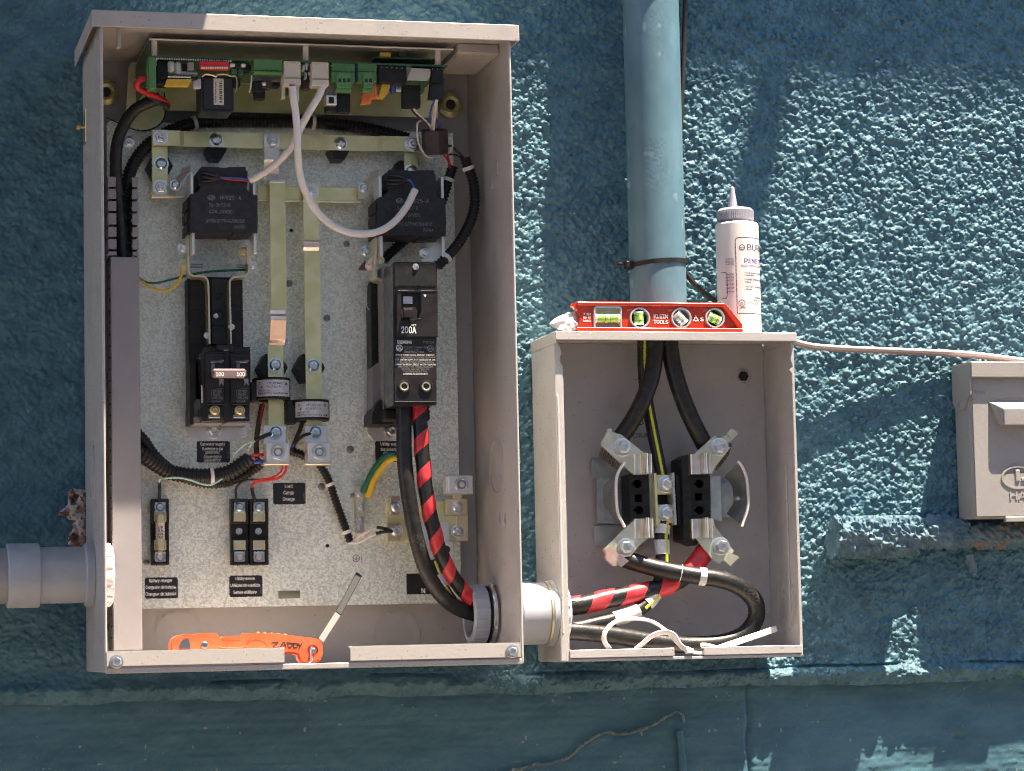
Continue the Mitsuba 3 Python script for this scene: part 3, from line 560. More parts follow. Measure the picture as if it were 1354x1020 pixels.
part(bl, 'side_wall', prism(ppoly([(251, 480), (255, 476), (259, 476), (259, 528), (256, 532), (256, 561), (251, 561)], -.078), -.079, -.045, .0008), 'black_plastic')
part(bl, 'skirt', prism(ppoly([(251, 540), (256, 528), (268, 528), (268, 561), (251, 561)], -.072), -.073, -.03, .0008), 'duct_dark')
part(bl, 'skirt', pbox(256, 551, 331, 561, -.080, -.030, .001), 'duct_dark')
ch = part(bl, 'stab_channel', pbox(279.5, 368, 301.5, 456, -.0600, -.054, .0008), 'black_gloss')
for v, r in ((391, 4.6), (417, 8)):
    c = P(289.5, v, -.0602); part(bl, 'stab_hole', lathe([(r*px(-.06), 0), (r*px(-.06), .0006), (r*.62*px(-.06), .0008), (r*.5*px(-.06), -.001), (0, -.0015)], 20, 'y', c), 'black_plastic')
part(bl, 'cross_bar', pbox(280, 429, 301, 430.6, -.0612, -.059, .0003), 'relay_plastic')
screw(bl, 285.5, 418, -.062, 2.4, 'pan', 'zinc_bright')
for u, v in ((273.5, 444), (306, 432.5)): screw(bl, u, v, -.075, 2.8, 'nut', 'tin_plate')
br = thing('circuit_breaker', 'small two-pole black breaker with a joined handle marked 100 on both poles', 'circuit breaker')
YB = -.1030
part(br, 'case', prism(ppoly([(265, 468), (270, 459), (331, 459), (331.5, 480), (330, 557), (300, 558), (298, 560), (297, 555), (268, 557), (266, 540), (269, 538), (269, 520), (267, 500)], YB), YB, -.060, .0010), 'black_gloss', smooth=25)
part(br, 'mount_clip', cat(pbox(276, 457.5, 279.5, 461.5, YB-.002, YB+.004), pbox(286, 455.5, 308, 464, YB-.003, YB+.004, .0012), pbox(304, 456.5, 309, 466, YB-.004, YB+.004), pbox(277.5, 460, 331, 461.2, YB-.001, YB+.001, .0003)), 'black_gloss')
for (u0, u1) in ((271.5, 297.5), (304.5, 330.5)):
    s = px(YB)
    part(br, 'pole_face', cat(pbox(u0, 466.5, u1, 534.5, YB-.0050, YB, .0014), pbox(u0+4, 464.5, u1-2, 468, YB-.0035, YB, .001)), 'black_gloss')
    part(br, 'toggle', cat(pbox(u0+7, 477, u1-3, 480, YB-.0085, YB-.004, .0009), pbox(u0+8, 480, u0+13, 497, YB-.0078, YB-.004, .001), pbox(u1-8, 476, u1-1, 478, YB-.0070, YB-.004, .0006)), 'handle_grey')
    part(br, 'face_recess', cat(pbox(u0+9, 505, u0+9.8, 530, YB-.0056, YB-.0045, .0002), pbox(u0+13, 513, u1-2, 514.6, YB-.0062, YB-.0045, .0004), pbox(u0+2, 534, u1, 535.6, YB-.0065, YB-.003, .0004)), 'relay_plastic')
    c = P((u0+u1)/2+1, 505, YB-.0051)
    part(br, 'arrow_mark', prism(ppoly([(u1-8, 501), (u1-2, 501), (u1-2, 511), (u1-5, 506), (u1-7, 511)], YB-.0050), YB-.0053, YB-.004), 'print_grey', smooth=False)
    for k2, (t, v, w) in enumerate((('LISTED', 519, 13), ('HACR', 523.5, 11), ('TYPE 120V', 528, 15), ('10 kA', 532.5, 11))): ptext(br, t, u0+8, v, 3.1, YB-.0051, 'print_grey', bold=False, wpx=w)
    part(br, 'terminal_well', pbox(u0+1, 536.5, u1-1, 553.5, YB-.0016, YB+.001, .0007), 'black_plastic')
    screw(br, (u0+u1)/2-.5, 543.5, YB-.0012, 5.2, 'pan', 'brass', turn=random.choice((10, 100)))
    part(br, 'wire_clamp', pbox(u0+4, 548, u1-6, 553, YB-.0022, YB, .0006), 'steel_dark')
hb = part(br, 'joined_handle', cat(pbox(281, 487.5, 326, 499.5, YB-.0225, YB-.012, .0022), pbox(286, 489, 296, 498.5, YB-.016, YB-.003, .001), pbox(311, 489, 321, 498.5, YB-.016, YB-.003, .001)), 'handle_grey')
ptext(br, '100', 285, 497.6, 4.8, YB-.0226, 'print_white', wpx=10); ptext(br, '100', 312.5, 497.6, 4.8, YB-.0226, 'print_white', wpx=10)
part(br, 'side_label', cbox(P(267, 515, YB+.01)[0]-.0006, P(267, 515, YB+.01)[0], YB+.005, YB+.012, P(267, 532, YB)[2], P(267, 494, YB)[2], .0002), 'print_white')

# ---------------------------------------------------------------- main breaker on the right
bm = thing('breaker_base', 'black moulded mounting base under the tall main breaker', 'breaker base')
tray(bm, 491.5, 512, 372, 561, [(485, 552), (560, 552), (562, 583), (494, 583), (485, 572)], (517, 570))
part(bm, 'side_wall', prism(ppoly([(492.5, 486), (499, 480), (508, 480), (508, 561), (492.5, 561)], -.062), -.063, -.03, .0008), 'duct_dark')
part(bm, 'skirt', prism(ppoly([(492, 546), (502, 529), (508, 529), (520, 548), (520, 561), (492, 561)], -.078), -.079, -.03, .001), 'black_plastic')
part(bm, 'skirt', pbox(507, 540, 569, 557, -.098, -.04, .0025), 'black_plastic')
lead = [(491, 372), (485.5, 377), (485, 404), (490, 411)]
part(bm, 'outline_lip', sweep(spline([P(u, v, -.045) for u, v in lead], 6), .0006, 8), 'tin_plate')
mb = thing('circuit_breaker', 'tall black main breaker marked 200A with two round terminal holes', 'circuit breaker')
YM = -.1470
part(mb, 'case', prism(ppoly([(520, 349), (521, 347.3), (577, 347.3), (578, 349), (578.5, 446), (577.5, 447), (577.5, 536), (520.5, 536)], YM), YM, -.093, .0012), 'black_gloss', smooth=25)
part(mb, 'case_back', pbox(508, 352, 566, 546, -.094, -.06, .0012), 'duct_dark')
part(mb, 'top_cap', pbox(520.5, 346.6, 577.5, 379.5, YM-.0012, YM+.006, .0016), 'black_plastic')
screw(mb, 549.6, 353, YM-.0013, 3.3, 'pan', 'zinc_bright')
well = sg.Polygon(ppoly([(531.5, 388), (555.5, 388), (555.5, 412), (552, 422), (546, 424.5), (531.5, 422)], YM-.004)).buffer(.0006)
raised = sg.Polygon(ppoly([(524.5, 382), (548, 382), (550, 384.5), (554, 384.5), (556, 382), (578.8, 382), (579, 446), (524, 446)], YM-.004))
part(mb, 'raised_face', prism(raised.difference(well), YM-.0042, YM, .0008), 'black_gloss', smooth=25)
part(mb, 'handle_well', prism(well, YM-.0003, YM+.001), 'black_plastic')
part(mb, 'window', pbox(533, 392, 545.5, 402, YM-.0012, YM-.0002, .0003), 'label_silver')
tg = trimesh.convex.convex_hull(np.array([P(u, v, y) for u, v, y in ((533, 407, YM-.003), (546, 407, YM-.003), (534.5, 410, YM-.0125), (544.5, 410, YM-.0125), (535, 419.5, YM-.013), (544.5, 419.5, YM-.013), (533, 421, YM-.003), (546, 421, YM-.003))]))
part(mb, 'toggle', tg.subdivide().subdivide(), 'black_gloss', smooth=50)
part(mb, 'raised_trim', cat(pbox(556, 384.2, 578.4, 385.8, YM-.0050, YM-.003, .0004), pbox(526, 384.2, 548, 385.8, YM-.0050, YM-.003, .0004), pbox(548, 421, 556, 423, YM-.0046, YM-.003, .0003)), 'black_gloss')
part(mb, 'arrow_mark', prism(ppoly([(560, 390), (564, 390), (562, 393.5)], YM-.0042), YM-.0045, YM-.004), 'print_white', smooth=False)
yt = YM-.0001
ptext(mb, '200A', 530, 440.5, 8.2, YM-.0043, 'print_white', wpx=19.5); ptext(mb, 'OFF', 544, 431, 2.0, YM-.0043, 'print_white', wpx=6)
ptext(mb, 'SIEMENS', 525, 454.4, 3.6, yt, 'print_white', wpx=19); ptext(mb, 'TYPE QNR', 559, 454.4, 3.0, yt, 'print_grey', bold=False, wpx=15)
def ulmark(parent, u, v, r, y, t, mat):
    c = P(u, v, y); s = px(y); part(parent, 'approval_mark', cat(ring(c[0], c[2], r*s, r*.16*s, y-.0002, y+.0001, 24), letters(t, r*.95*s, c, .0002, True, True)), mat, smooth=False)
ulmark(mb, 528, 460.5, 4.3, yt, 'UL', 'print_white'); ulmark(mb, 569, 461, 4.3, yt, 'SA', 'print_grey')
for t, v, w, mat in (('CIRCUIT BREAKER', 460.5, 30, 'print_grey'), ('2 POLE UNIT', 463.5, 22, 'print_grey'), ('ISSUE NO. LT-741', 466.5, 26, 'print_grey')): ptext(mb, t, 534, v, 2.2, yt, mat, bold=False, wpx=w)
for j, (t, u, w, m) in enumerate((('CONNECT 75 DEG C CU OR AL WIRE ONLY. TORQUE TO', 522.5, 51, 'print_white'), ('250 LB IN. WIRE RANGE 2/0 TO 300 MCM. INTERRUPTING', 523, 52, 'print_grey'), ('FOR USE ON SUPPLY OF 120/240V AC 22K', 523, 52, 'print_white'), ('RATING RMS SYMMETRICAL AMPERES', 523, 50, 'print_grey'), ('MAX WHEN USED WITH MAIN', 523, 52, 'print_white'), ('USE ONLY IN PANELBOARDS', 526, 46, 'print_grey'), ('WHICH ARE RATED FOR', 531, 36, 'print_grey'), ('THIS BREAKER TYPE.', 533, 32, 'print_grey'), ('ASSEMBLED IN MEXICO', 533, 32, 'print_white'))):
    ptext(mb, t, u, 470.6+j*3.15, 2.1, yt, m, bold=False, wpx=w, name='print_line')
part(mb, 'groove', cat(pbox(521.5, 455.6, 577, 456.2, yt-.0003, YM+.001, .0001), pbox(522, 530.6, 577, 531.6, yt-.0008, YM+.001, .0003), pbox(520.5, 448, 578, 449, yt-.0008, YM+.001, .0003)), 'relay_plastic')
for u in (534.5, 563.5):
    c = P(u, 511, YM-.0002); s = px(YM)
    part(mb, 'terminal_collar', lathe([(8.6*s, 0), (8.6*s, .0016), (7.2*s, .0020), (6.4*s, .0006), (6.4*s, -.001)], 28, 'y', c), 'black_gloss')
    k = part(mb, 'terminal_lug', lathe([(6.1*s, -.001), (6.1*s, .0009), (5.0*s, .0011), (3.9*s, .0006), (3.6*s, -.001)], 28, 'y', c), 'zinc_gold'); part(k, 'bore', lathe([(3.8*s, .0001), (0, .0001)], 18, 'y', c), 'dark_bore')

# ---------------------------------------------------------------- current sensors round the straps, and the lugs below
def sensor(u0, u1, v0, v1, xc, label, tabs):
    k = thing('current_sensor', label, 'current sensor'); y = -.0570
    cx, z0, z1 = P((u0+u1)/2, (v0+v1)/2, y-.0225)[0], P((u0+u1)/2, v1, y-.022)[2], P((u0+u1)/2, v0, y-.022)[2]; ro = (P(u1, v0, y)[0]-P(u0, v0, y)[0])/2
    part(k, 'core', lathe([(.0130, 0), (ro-.0008, 0), (ro, .0008), (ro, z1-z0-.0008), (ro-.0008, z1-z0), (.0130, z1-z0), (.0130, 0)], 48, 'z', (cx, y, z0)), 'black_plastic', smooth=40)
    a = np.linspace(-1.02, 1.02, 24); rr = ro+.0003
    rows = np.stack([np.stack([cx+rr*np.sin(a), y-rr*np.cos(a), a*0+zz], -1) for zz in (z0+.0030, z1-.0030)], 0); n = len(a)
    f = np.array([[i, i+1, n+i+1] for i in range(n-1)]+[[i, n+i+1, n+i] for i in range(n-1)])
    part(k, 'label', trimesh.Trimesh(rows.reshape(-1, 3), f, process=False), 'label_silver', smooth=True)
    def wrap(t, uu, vv, hh, w):
        m = meshkit.text_mesh(t, hh*.00085, .00015, hh > 3); v = m.vertices.copy(); v[:, 0] *= w*.00085/v[:, 0].max()
        th = (v[:, 0]+uu*.00085)/rr; q = rr+.0001+v[:, 2]; m.vertices = np.stack([cx+q*np.sin(th), y-q*np.cos(th), z1-.0030-vv*.00085+v[:, 1]], 1); return m
    part(k, 'print', cat(wrap('TYPE: SNT200A', -10, 5.8, 2.5, 20), wrap('RATIO: 200A/1V', -10, 10.5, 2.5, 20), wrap('K', -21, 5.8, 3.2, 2), wrap('-P', -21, 11.5, 3.4, 5), wrap('MADE IN CHINA', -22, 15.2, 2.0, 17), wrap('Beijing Electronic Technology Co.,Ltd', -23, 18.6, 2.2, 44), wrap('UL', 15, 6.4, 3.6, 6)), 'print_black', smooth=False)
    for t in tabs: part(k, 'side_tab', pbox(*t, y-.010, y+.008, .0012), 'black_plastic')
    return k
sensor(338, 388, 498.5, 527.5, 363, 'ring shaped current sensor with silver label, higher of the two, round the left strap', [(331.5, 505, 340, 531), (379, 529, 388, 560)])
sensor(389.5, 440, 527.5, 555, 414, 'ring shaped current sensor with silver label, lower of the two, round the right strap', [(381, 536, 392, 561)])
def setlug(parent, u0, v0, u1, v1, y, rpx, cu, cv, depth=.022, mat='tin_plate'):
    part(parent, 'block', pbox(u0, v0, u1, v1, y, y+depth, .0008), mat)
    p = P(cu, cv, y); r = rpx*px(y)
    put(parent, 'set_screw', {**SCREW['socket'], 'bsdf': {'type': 'ref', 'id': 'zinc_bright'}, 'to_world': T().translate(p.tolist()).scale([r, r, r])})
    put(parent, 'hex_socket', {**SCREW['pit'], 'bsdf': {'type': 'ref', 'id': 'steel_dark'}, 'to_world': T().translate(p.tolist()).scale([r, r, r])})
for u, lab in ((0, 'square plated load lug at the foot of the left strap'), (54.5, 'square plated load lug at the foot of the right strap')):
    lg = thing('terminal_lug', lab, 'terminal lug')
    part(lg, 'tab', pbox(348.5+u, 563, 378.5+u, 612, -.0605, -.0583, .0004), 'tin_plate'); setlug(lg, 352.7+u, 585.5, 383+u, 612, -.0840, 9.6, 367.8+u, 598)
    part(lg, 'foot', pbox(349+u, 611, 383+u, 614.5, -.0850, -.0585, .0005), 'copper' if 0 else 'zinc_gold'); screw(lg, 364.3+u*.96, 572, -.0608, 7.6, 'pan', 'zinc_blue')
ne = thing('neutral_bar', 'wide yellow plated neutral plate with two square lugs at the lower right', 'terminal bar')
part(ne, 'plate', pbox(511.5, 662.5, 618.5, 715.5, -.0420, -.0398, .0005), 'zinc_yellow'); part(ne, 'edge_strip', pbox(603.5, 660.5, 619, 716, -.0445, -.0424, .0005), 'zinc_gold')
part(ne, 'tab', pbox(589.5, 659.5, 618, 681.5, -.0475, -.0448, .0005), 'zinc_gold'); part(ne, 'tab', pbox(516, 656, 529, 682, -.0450, -.0424, .0005), 'zinc_gold')
part(ne, 'neck', pbox(599, 652, 611, 661, -.0470, -.0445, .0005), 'zinc_gold'); part(ne, 'tab', pbox(512, 692, 530, 716, -.0440, -.0424, .0005), 'zinc_gold')
setlug(ne, 593, 628.5, 625.5, 653.5, -.0700, 9.6, 610.5, 641); part(ne, 'tab', pbox(550, 690, 594, 717, -.0455, -.0424, .0005), 'tin_plate')
part(ne, 'side_wall', pbox(589.8, 630, 594, 653, -.068, -.052, .0005), 'tin_plate')
part(ne, 'block', pbox(555, 716, 600, 747, -.0680, -.046, .0010), 'tin_plate')
for u, v in ((605, 671.5), (604.8, 703.2), (524, 702.5), (523.5, 671)): screw(ne, u, v, -.0478 if v < 690 else -.0447, 6.8, 'pan', 'zinc_bright')
for u, v in ((560.5, 729), (590, 727)):
    p = P(u, v, -.0681); r = 7.4*px(-.068); k = part(ne, 'wire_port', lathe([(r, -.001), (r, .0012), (r*.72, .0015), (r*.66, -.0005)], 24, 'y', p), 'zinc_bright'); part(k, 'bore', lathe([(r*.68, .0003), (0, .0003)], 18, 'y', p), 'dark_bore')
gb = thing('ground_bar', 'small upright terminal strip with slotted screws where the green and yellow wire ends', 'ground bar')
part(gb, 'strip', pbox(470, 641, 481.5, 705, -.0330, PL, .0010), 'zinc_gold')
for u, v in ((475.7, 653.5), (477.5, 671), (475.7, 687.5), (474.5, 700)): screw(gb, u, v, -.0331, 4.2, 'pan', 'zinc_bright')
part(gb, 'rivet', lathe([(0, -.001), (.003, -.001), (.003, .003), (.0015, .004), (0, .004)], 14, 'y', P(466, 656, PL)), 'steel_dark')

# ---------------------------------------------------------------- fuse holders
def fuse_holder(u0, u1, ul, mid, fuse, label, group=None):
    k = thing('fuse_holder', label, 'fuse holder', group); y = -.0470; uc = (u0+u1)/2
    part(k, 'base', cat(pbox(u0-.5, 660, u1, 747.5, -.034, PL, .001)), 'black_plastic')
    part(k, 'end_block', cat(pbox(u0, 660, u1, 693, -.0395, -.033, .0008), pbox(u0, 660, u0+3.2, 692, y, -.038, .0005), pbox(u1-3.2, 660, u1, 693, y, -.038, .0005), pbox(u0, 660, u1, 663, y, -.038, .0005)), 'black_plastic')
    part(k, 'end_block', cat(pbox(u0, 713, u1, 747.5, -.0395, -.033, .0008), pbox(u0, 713, u0+3.2, 747, y, -.038, .0005), pbox(u1-3.2, 713, u1, 747, y, -.038, .0005), pbox(u0, 744.5, u1, 747.5, y, -.038, .0005)), 'black_plastic')
    for v, sv in ((683, 671), (721, 736.5)):
        part(k, 'fuse_clip', cat(pbox(uc-8, v-6.5, uc-6.4, v+6.5, -.0475, -.0395, .0003), pbox(uc+6.4, v-6.5, uc+8, v+6.5, -.0475, -.0395, .0003), pbox(uc-8, v-6.5, uc+8, v+6.5, -.0412, -.0395, .0003)), 'zinc_gold')
        part(k, 'terminal_plate', pbox(uc-7.5, sv-7, uc+7.5, sv+7, -.0420, -.0395, .0004), 'zinc_bright'); screw(k, uc-.5, sv, -.0421, 5.4, 'pan', 'zinc_blue' if v < 700 else 'zinc_bright')
    if not fuse: screw(k, uc-1, 702.7, -.0341, 3.3, 'pan', 'zinc_bright')
    return k
f1 = fuse_holder(200.5, 223.5, 195.5, 1, True, 'single fuse holder with a cream fuse in its clips, above the battery charger sticker')
fz = lambda v: P(211.8, v, -.0475)[2]; fx = P(211.8, 700, -.0475)[0]
fu = thing('cartridge_fuse', 'cream cartridge fuse with brass end caps, held in the single fuse holder', 'fuse')
part(fu, 'body', lathe([(0, fz(715)), (.0050, fz(715)), (.0050, fz(692)), (0, fz(692))], 24, 'z', (fx, -.0475, 0)), 'connector_white')
for a, b in ((693, 680.5), (728, 714)): part(fu, 'end_cap', lathe([(0, fz(a)), (.0054, fz(a)), (.0057, fz(a)+.0008), (.0057, fz(b)-.0008), (.0052, fz(b)), (0, fz(b))], 24, 'z', (fx, -.0475, 0)), 'zinc_gold')
part(fu, 'print', cat(*[letters(t, 2.5*px(-.05), P(208.0, v, -.0524), .0004, True, width=7.4*px(-.05)) for t, v in (('FUSE', 699), ('5A', 703.5), ('600V', 708), ('FAST', 712))]), 'print_dark', smooth=False)
fuse_holder(305.5, 328.5, 0, 1, False, 'left empty fuse holder of a pair, black lead at its top')
fuse_holder(330.5, 355, 0, 1, False, 'right empty fuse holder of a pair, red lead at its top')

# ---------------------------------------------------------------- printed stickers on the plate
def sticker(label, u0, v0, u1, v1, lines, side=True):
    k = thing('sticker', label, 'sticker'); y = PL-.0004
    x0, x1, z0, z1 = P(u0, (v0+v1)/2, y)[0], P(u1, (v0+v1)/2, y)[0], P((u0+u1)/2, v1, y)[2], P((u0+u1)/2, v0, y)[2]
    part(k, 'backing', prism(sg.box(x0, z0, x1, z1).buffer(-.002).buffer(.002), y, PL), 'sticker_black', smooth=False)
    for t, v, w, h in lines: part(k, 'lettering', letters(t, h*px(y), P((u0+u1)/2-(1 if side else 0), v, y-.00005), .00012, True, True, width=w*px(y)), 'print_white', smooth=False)
    if side: part(k, 'lettering', letters('0J2573', 1.8*px(y), P(u1-2.0, (v0+v1)/2+4, y-.00005), .0001, False, True, rot=math.pi/2, width=10*px(y)), 'print_grey', smooth=False)
    return k
sticker('black sticker reading Battery charger in three languages, at the lower left', 191.8, 763.8, 235.2, 791.5, [('Battery charger', 767.8, 29, 4), ('Cargador de batería', 776.6, 37, 4), ('Chargeur de batterie', 785.4, 37.5, 4)])
sticker('black sticker reading Utility sense in three languages', 303.3, 761.3, 347, 789.5, [('Utility sense', 765, 24, 4), ('Utilidad de sentido', 774, 37, 4), ('Sense utilitaire', 783, 29.5, 4)])
sticker('black sticker reading Generator supply in three languages', 260.2, 583.6, 304, 611.8, [('Generator supply', 587.2, 31, 3.8), ('Suministro del', 593.6, 26.5, 3.8), ('generador', 598, 18.5, 3.8), ('Alimentation', 604, 23, 3.8), ('génératrice', 608.4, 20.5, 3.8)])
sticker('black sticker reading Load, Carga, Charge', 361.2, 638.8, 404, 667, [('Load', 643, 9.5, 4.2), ('Carga', 651.5, 13, 4.2), ('Charge', 660, 15, 4.2)])
sticker('black sticker reading Utility supply, half hidden by the thick black cable', 496.2, 583.5, 540, 611, [('Utility supply', 587.2, 27, 3.8), ('Suministro de', 594.5, 27, 3.8), ('servicio', 598.6, 20, 3.8), ('Alimentation', 604, 23, 3.8)])
sticker('black sticker reading N, beneath the bend of the thick black cable', 537.5, 758.5, 582, 786, [('N', 781.5, 5, 6)], False)
k = thing('sticker', 'small white sticker with the earth symbol', 'sticker'); y = PL-.0004
part(k, 'backing', pbox(463, 731, 480.3, 746.3, y, PL, .0001), 'print_white'); c = P(471, 738.5, y); s = px(y)
part(k, 'symbol', cat(ring(c[0], c[2], 4.6*s, .8*s, y-.0002, y, 28), *[cbox(c[0]-w*s, c[0]+w*s, y-.0002, y, c[2]+h*s-.35*s, c[2]+h*s+.35*s, 0.00002) for w, h in ((2.6, -.2), (1.7, -1.5), (.8, -2.7))], cbox(c[0]-.35*s, c[0]+.35*s, y-.0002, y, c[2]-.2*s, c[2]+3*s, .00002), cbox(P(478, 738, y)[0], P(478.7, 738, y)[0], y-.0002, y, P(478, 744, y)[2], P(478, 733, y)[2], .00002)), 'print_black', smooth=False)
# ---------------------------------------------------------------- controller board under the hood of the larger enclosure
cb = thing('controller_board', 'green circuit board with plugs and relays under the hood, parts hanging below it', 'circuit board')
YC = -.1600
zt = P(400, 58.5, YC)[2]; xa, xb = P(197, 53, YC)[0], P(600, 67, YC)[0]
part(cb, 'tray_top', cbox(xa, xb, YC, -.030, zt-.0008, zt+.0008, .0004), 'zinc_yellow' if 0 else 'tin_plate')
part(cb, 'tray_back', prism(ppoly([(170, 90), (175, 82), (578, 94), (579.5, 156), (219, 146), (216, 160), (205, 170), (190, 173), (174, 167), (166, 158)], -.0300), -.0300, -.0284), 'zinc_yellow')
part(cb, 'tray_side', cbox(xa, xa+.0014, YC+.004, -.030, zt-.046, zt-.0008, .0003), 'pcb_green')
zp = P(400, 81, YC)[2]
pcb = part(cb, 'main_board', cbox(P(203, 74, YC)[0], P(592, 88, YC)[0], YC, -.040, zp-.0010, zp+.0008, .0002), 'pcb_green')
for u in (204, 404.5, 579):
    x = P(u, 70, YC+.006)[0]; part(cb, 'standoff', lathe([(.0034, zp+.0009), (.0034, zt-.0009), (0, zt-.0009)], 16, 'z', (x, YC+.007, 0)), 'connector_white')
    part(cb, 'post_nut', lathe([(0, zp-.0085), (.0014, zp-.0085), (.0014, zp-.004), (.0028, zp-.0038), (.0028, zp-.0011), (0, zp-.0011)], 8, 'z', (x+.001, YC+.007, 0)), 'zinc_bright')
def comp(name, u0, v0, u1, v1, y, d, mat, c=.0006): return part(cb, name, pbox(u0, v0, u1, v1, y, y+d, c), mat)
# green pluggable terminals
t = comp('terminal_plug', 196.5, 75, 206.5, 117.5, YC-.006, .018, 'connector_green'); comp('terminal_ledge', 194.5, 84, 198, 115, YC-.004, .014, 'connector_green')
comp('terminal_plug', 336, 78.5, 374, 94, YC-.001, .012, 'connector_green'); t = comp('terminal_ledge', 336, 94.2, 373.6, 97.5, YC-.0035, .010, 'connector_green')
part(cb, 'pin_hole', [pbox(u, 93.2, u+1.6, 94.6, YC-.0037, YC, .0001) for u in (346.5, 352.5, 358.5, 364.5)], 'conduit_black', kind='stuff')
for u0, u1, p0, p1, holes in ((438.5, 469.5, 446, 464.5, (447.5, 453.3, 459.2)), (473.5, 498, 481, 493, (482.5, 488))):
    comp('terminal_plug', u0, 84, u1, 95, YC-.001, .014, 'connector_green'); comp('terminal_plug', u0, 95.2, u1, 108, YC-.0035, .016, 'connector_green')
    q = comp('plug_body', p0, 96.5, p1, 116, YC-.009, .012, 'connector_green'); comp('plug_lip', p0-1, 116.2, p1+.5, 121, YC-.0065, .012, 'connector_green')
    for h in holes:
        part(cb, 'wire_hole', pbox(h, 104, h+4, 109, YC-.0093, YC-.006, .0003), 'conduit_black'); part(cb, 'plug_rib', pbox(h+.8, 94.5, h+2.6, 99, YC-.0100, YC-.008, .0003), 'connector_green')
# white wire housings
def housing(u0, u1, v0, v1, y=YC-.004):
    comp('white_plug', u0, v0, u1, v1-8.5, y, .016, 'connector_white', .0008); comp('white_plug', u0-.4, v1-8.2, u1+.6, v1, y-.0022, .018, 'connector_white', .0008)
    part(cb, 'plug_rib', pbox(u0+4.5, v0+2, u1-4.5, v1-10, y-.0007, y+.001, .0003), 'connector_white')
housing(375.8, 397.6, 81, 112); housing(412.5, 434.8, 82, 113.5)
part(cb, 'white_plug', trimesh.convex.convex_hull(np.array([P(u, v, y) for u, v, y in ((544, 90, YC), (569, 92, YC), (569, 101, YC-.002), (543, 100, YC-.002), (565, 107.5, YC-.008), (538, 106.5, YC-.008), (544, 90, YC+.014), (569, 92, YC+.014), (566, 106, YC+.01), (540, 105, YC+.01))])), 'connector_white')
# solder edge, chips and bulky parts below the board
g = np.random.default_rng(5)
part(cb, 'solder_joint', [moved(trimesh.creation.icosphere(1, .0010), P(u, 77.5+(u-206)*.034, YC-.0006)) for u in np.arange(206, 306, 3.1)]+[moved(trimesh.creation.icosphere(1, .0006), P(u, 79+(u-206)*.0345, YC-.0003)) for u in np.arange(344, 590, 6.7)], 'label_silver', kind='stuff')
dip = comp('switch_bank', 264.5, 81.2, 303, 89, YC-.004, .010, 'dip_red'); comp('switch_bank_ledge', 265.5, 89.1, 302.5, 91.5, YC-.002, .008, 'dip_red')
for i in range(12): part(cb, 'switch', pbox(266+i*3.03, 88.4, 267.9+i*3.03, 90.6, YC-.0052, YC-.003, .0002), 'print_white')
comp('capacitor', 222.5, 80.5, 231, 95, YC+.004, .010, 'putty', .002); comp('capacitor', 232, 81, 240, 98, YC+.006, .009, 'putty', .002); comp('chip', 248.5, 82.2, 256.5, 92, YC+.002, .008, 'duct_grey'); comp('chip', 240, 84, 247, 96, YC+.012, .006, 'black_plastic')
comp('coil', 228, 94, 262, 99, YC+.010, .010, 'putty', .002); comp('relay_block', 207.5, 80, 222, 112, YC+.012, .02, 'black_plastic', .001)
comp('fuse_bar', 212.5, 101, 262, 104.5, YC+.006, .01, 'black_plastic'); comp('white_strip', 222, 101.3, 252.5, 103, YC+.0050, .002, 'print_white', .0002)
part(cb, 'yellow_block', prism(ppoly([(221, 104.5), (254.5, 104.5), (250, 113), (218, 112.5)], YC+.004), YC+.004, YC+.016, .0005), 'part_yellow'); comp('coil', 256, 104, 266, 117, YC+.012, .006, 'putty', .001)
c = P(287, 125, YC+.02); s = px(YC+.02)
tr = part(cb, 'transformer', prism(sg.box(c[0]-21*s, c[2]-23*s, c[0]+21*s, c[2]+23*s).buffer(-5*s).buffer(5*s), YC+.016, YC+.056, .003), 'conduit_black')
part(tr, 'bar_label', pbox(282.5, 104, 296, 139, YC+.0157, YC+.017, .0001), 'connector_white'); part(tr, 'bar_print', cat(*[pbox(290, v, 294, v+1.0+.6*((i*7) % 3), YC+.0155, YC+.0158, .00002) for i, v in enumerate(np.arange(107, 136, 2.7))], *[pbox(284.5, v, 286, v+1.2, YC+.0155, YC+.0158, .00002) for v in np.arange(108, 135, 1.9)]), 'print_dark', smooth=False)
for pts in ([(267, 102), (272, 98.5), (280, 99.5), (286, 101.5), (288, 99), (299, 98.8), (305, 101), (311, 101), (313, 106), (313, 116), (311, 122)], [(333, 100), (332, 110), (331, 117), (329, 123)]): part(cb, 'clip_strip', sweep(spline([P(u, v, YC+.012) for u, v in pts], 5), .0011, 8, flat=.6), 'zinc_gold')
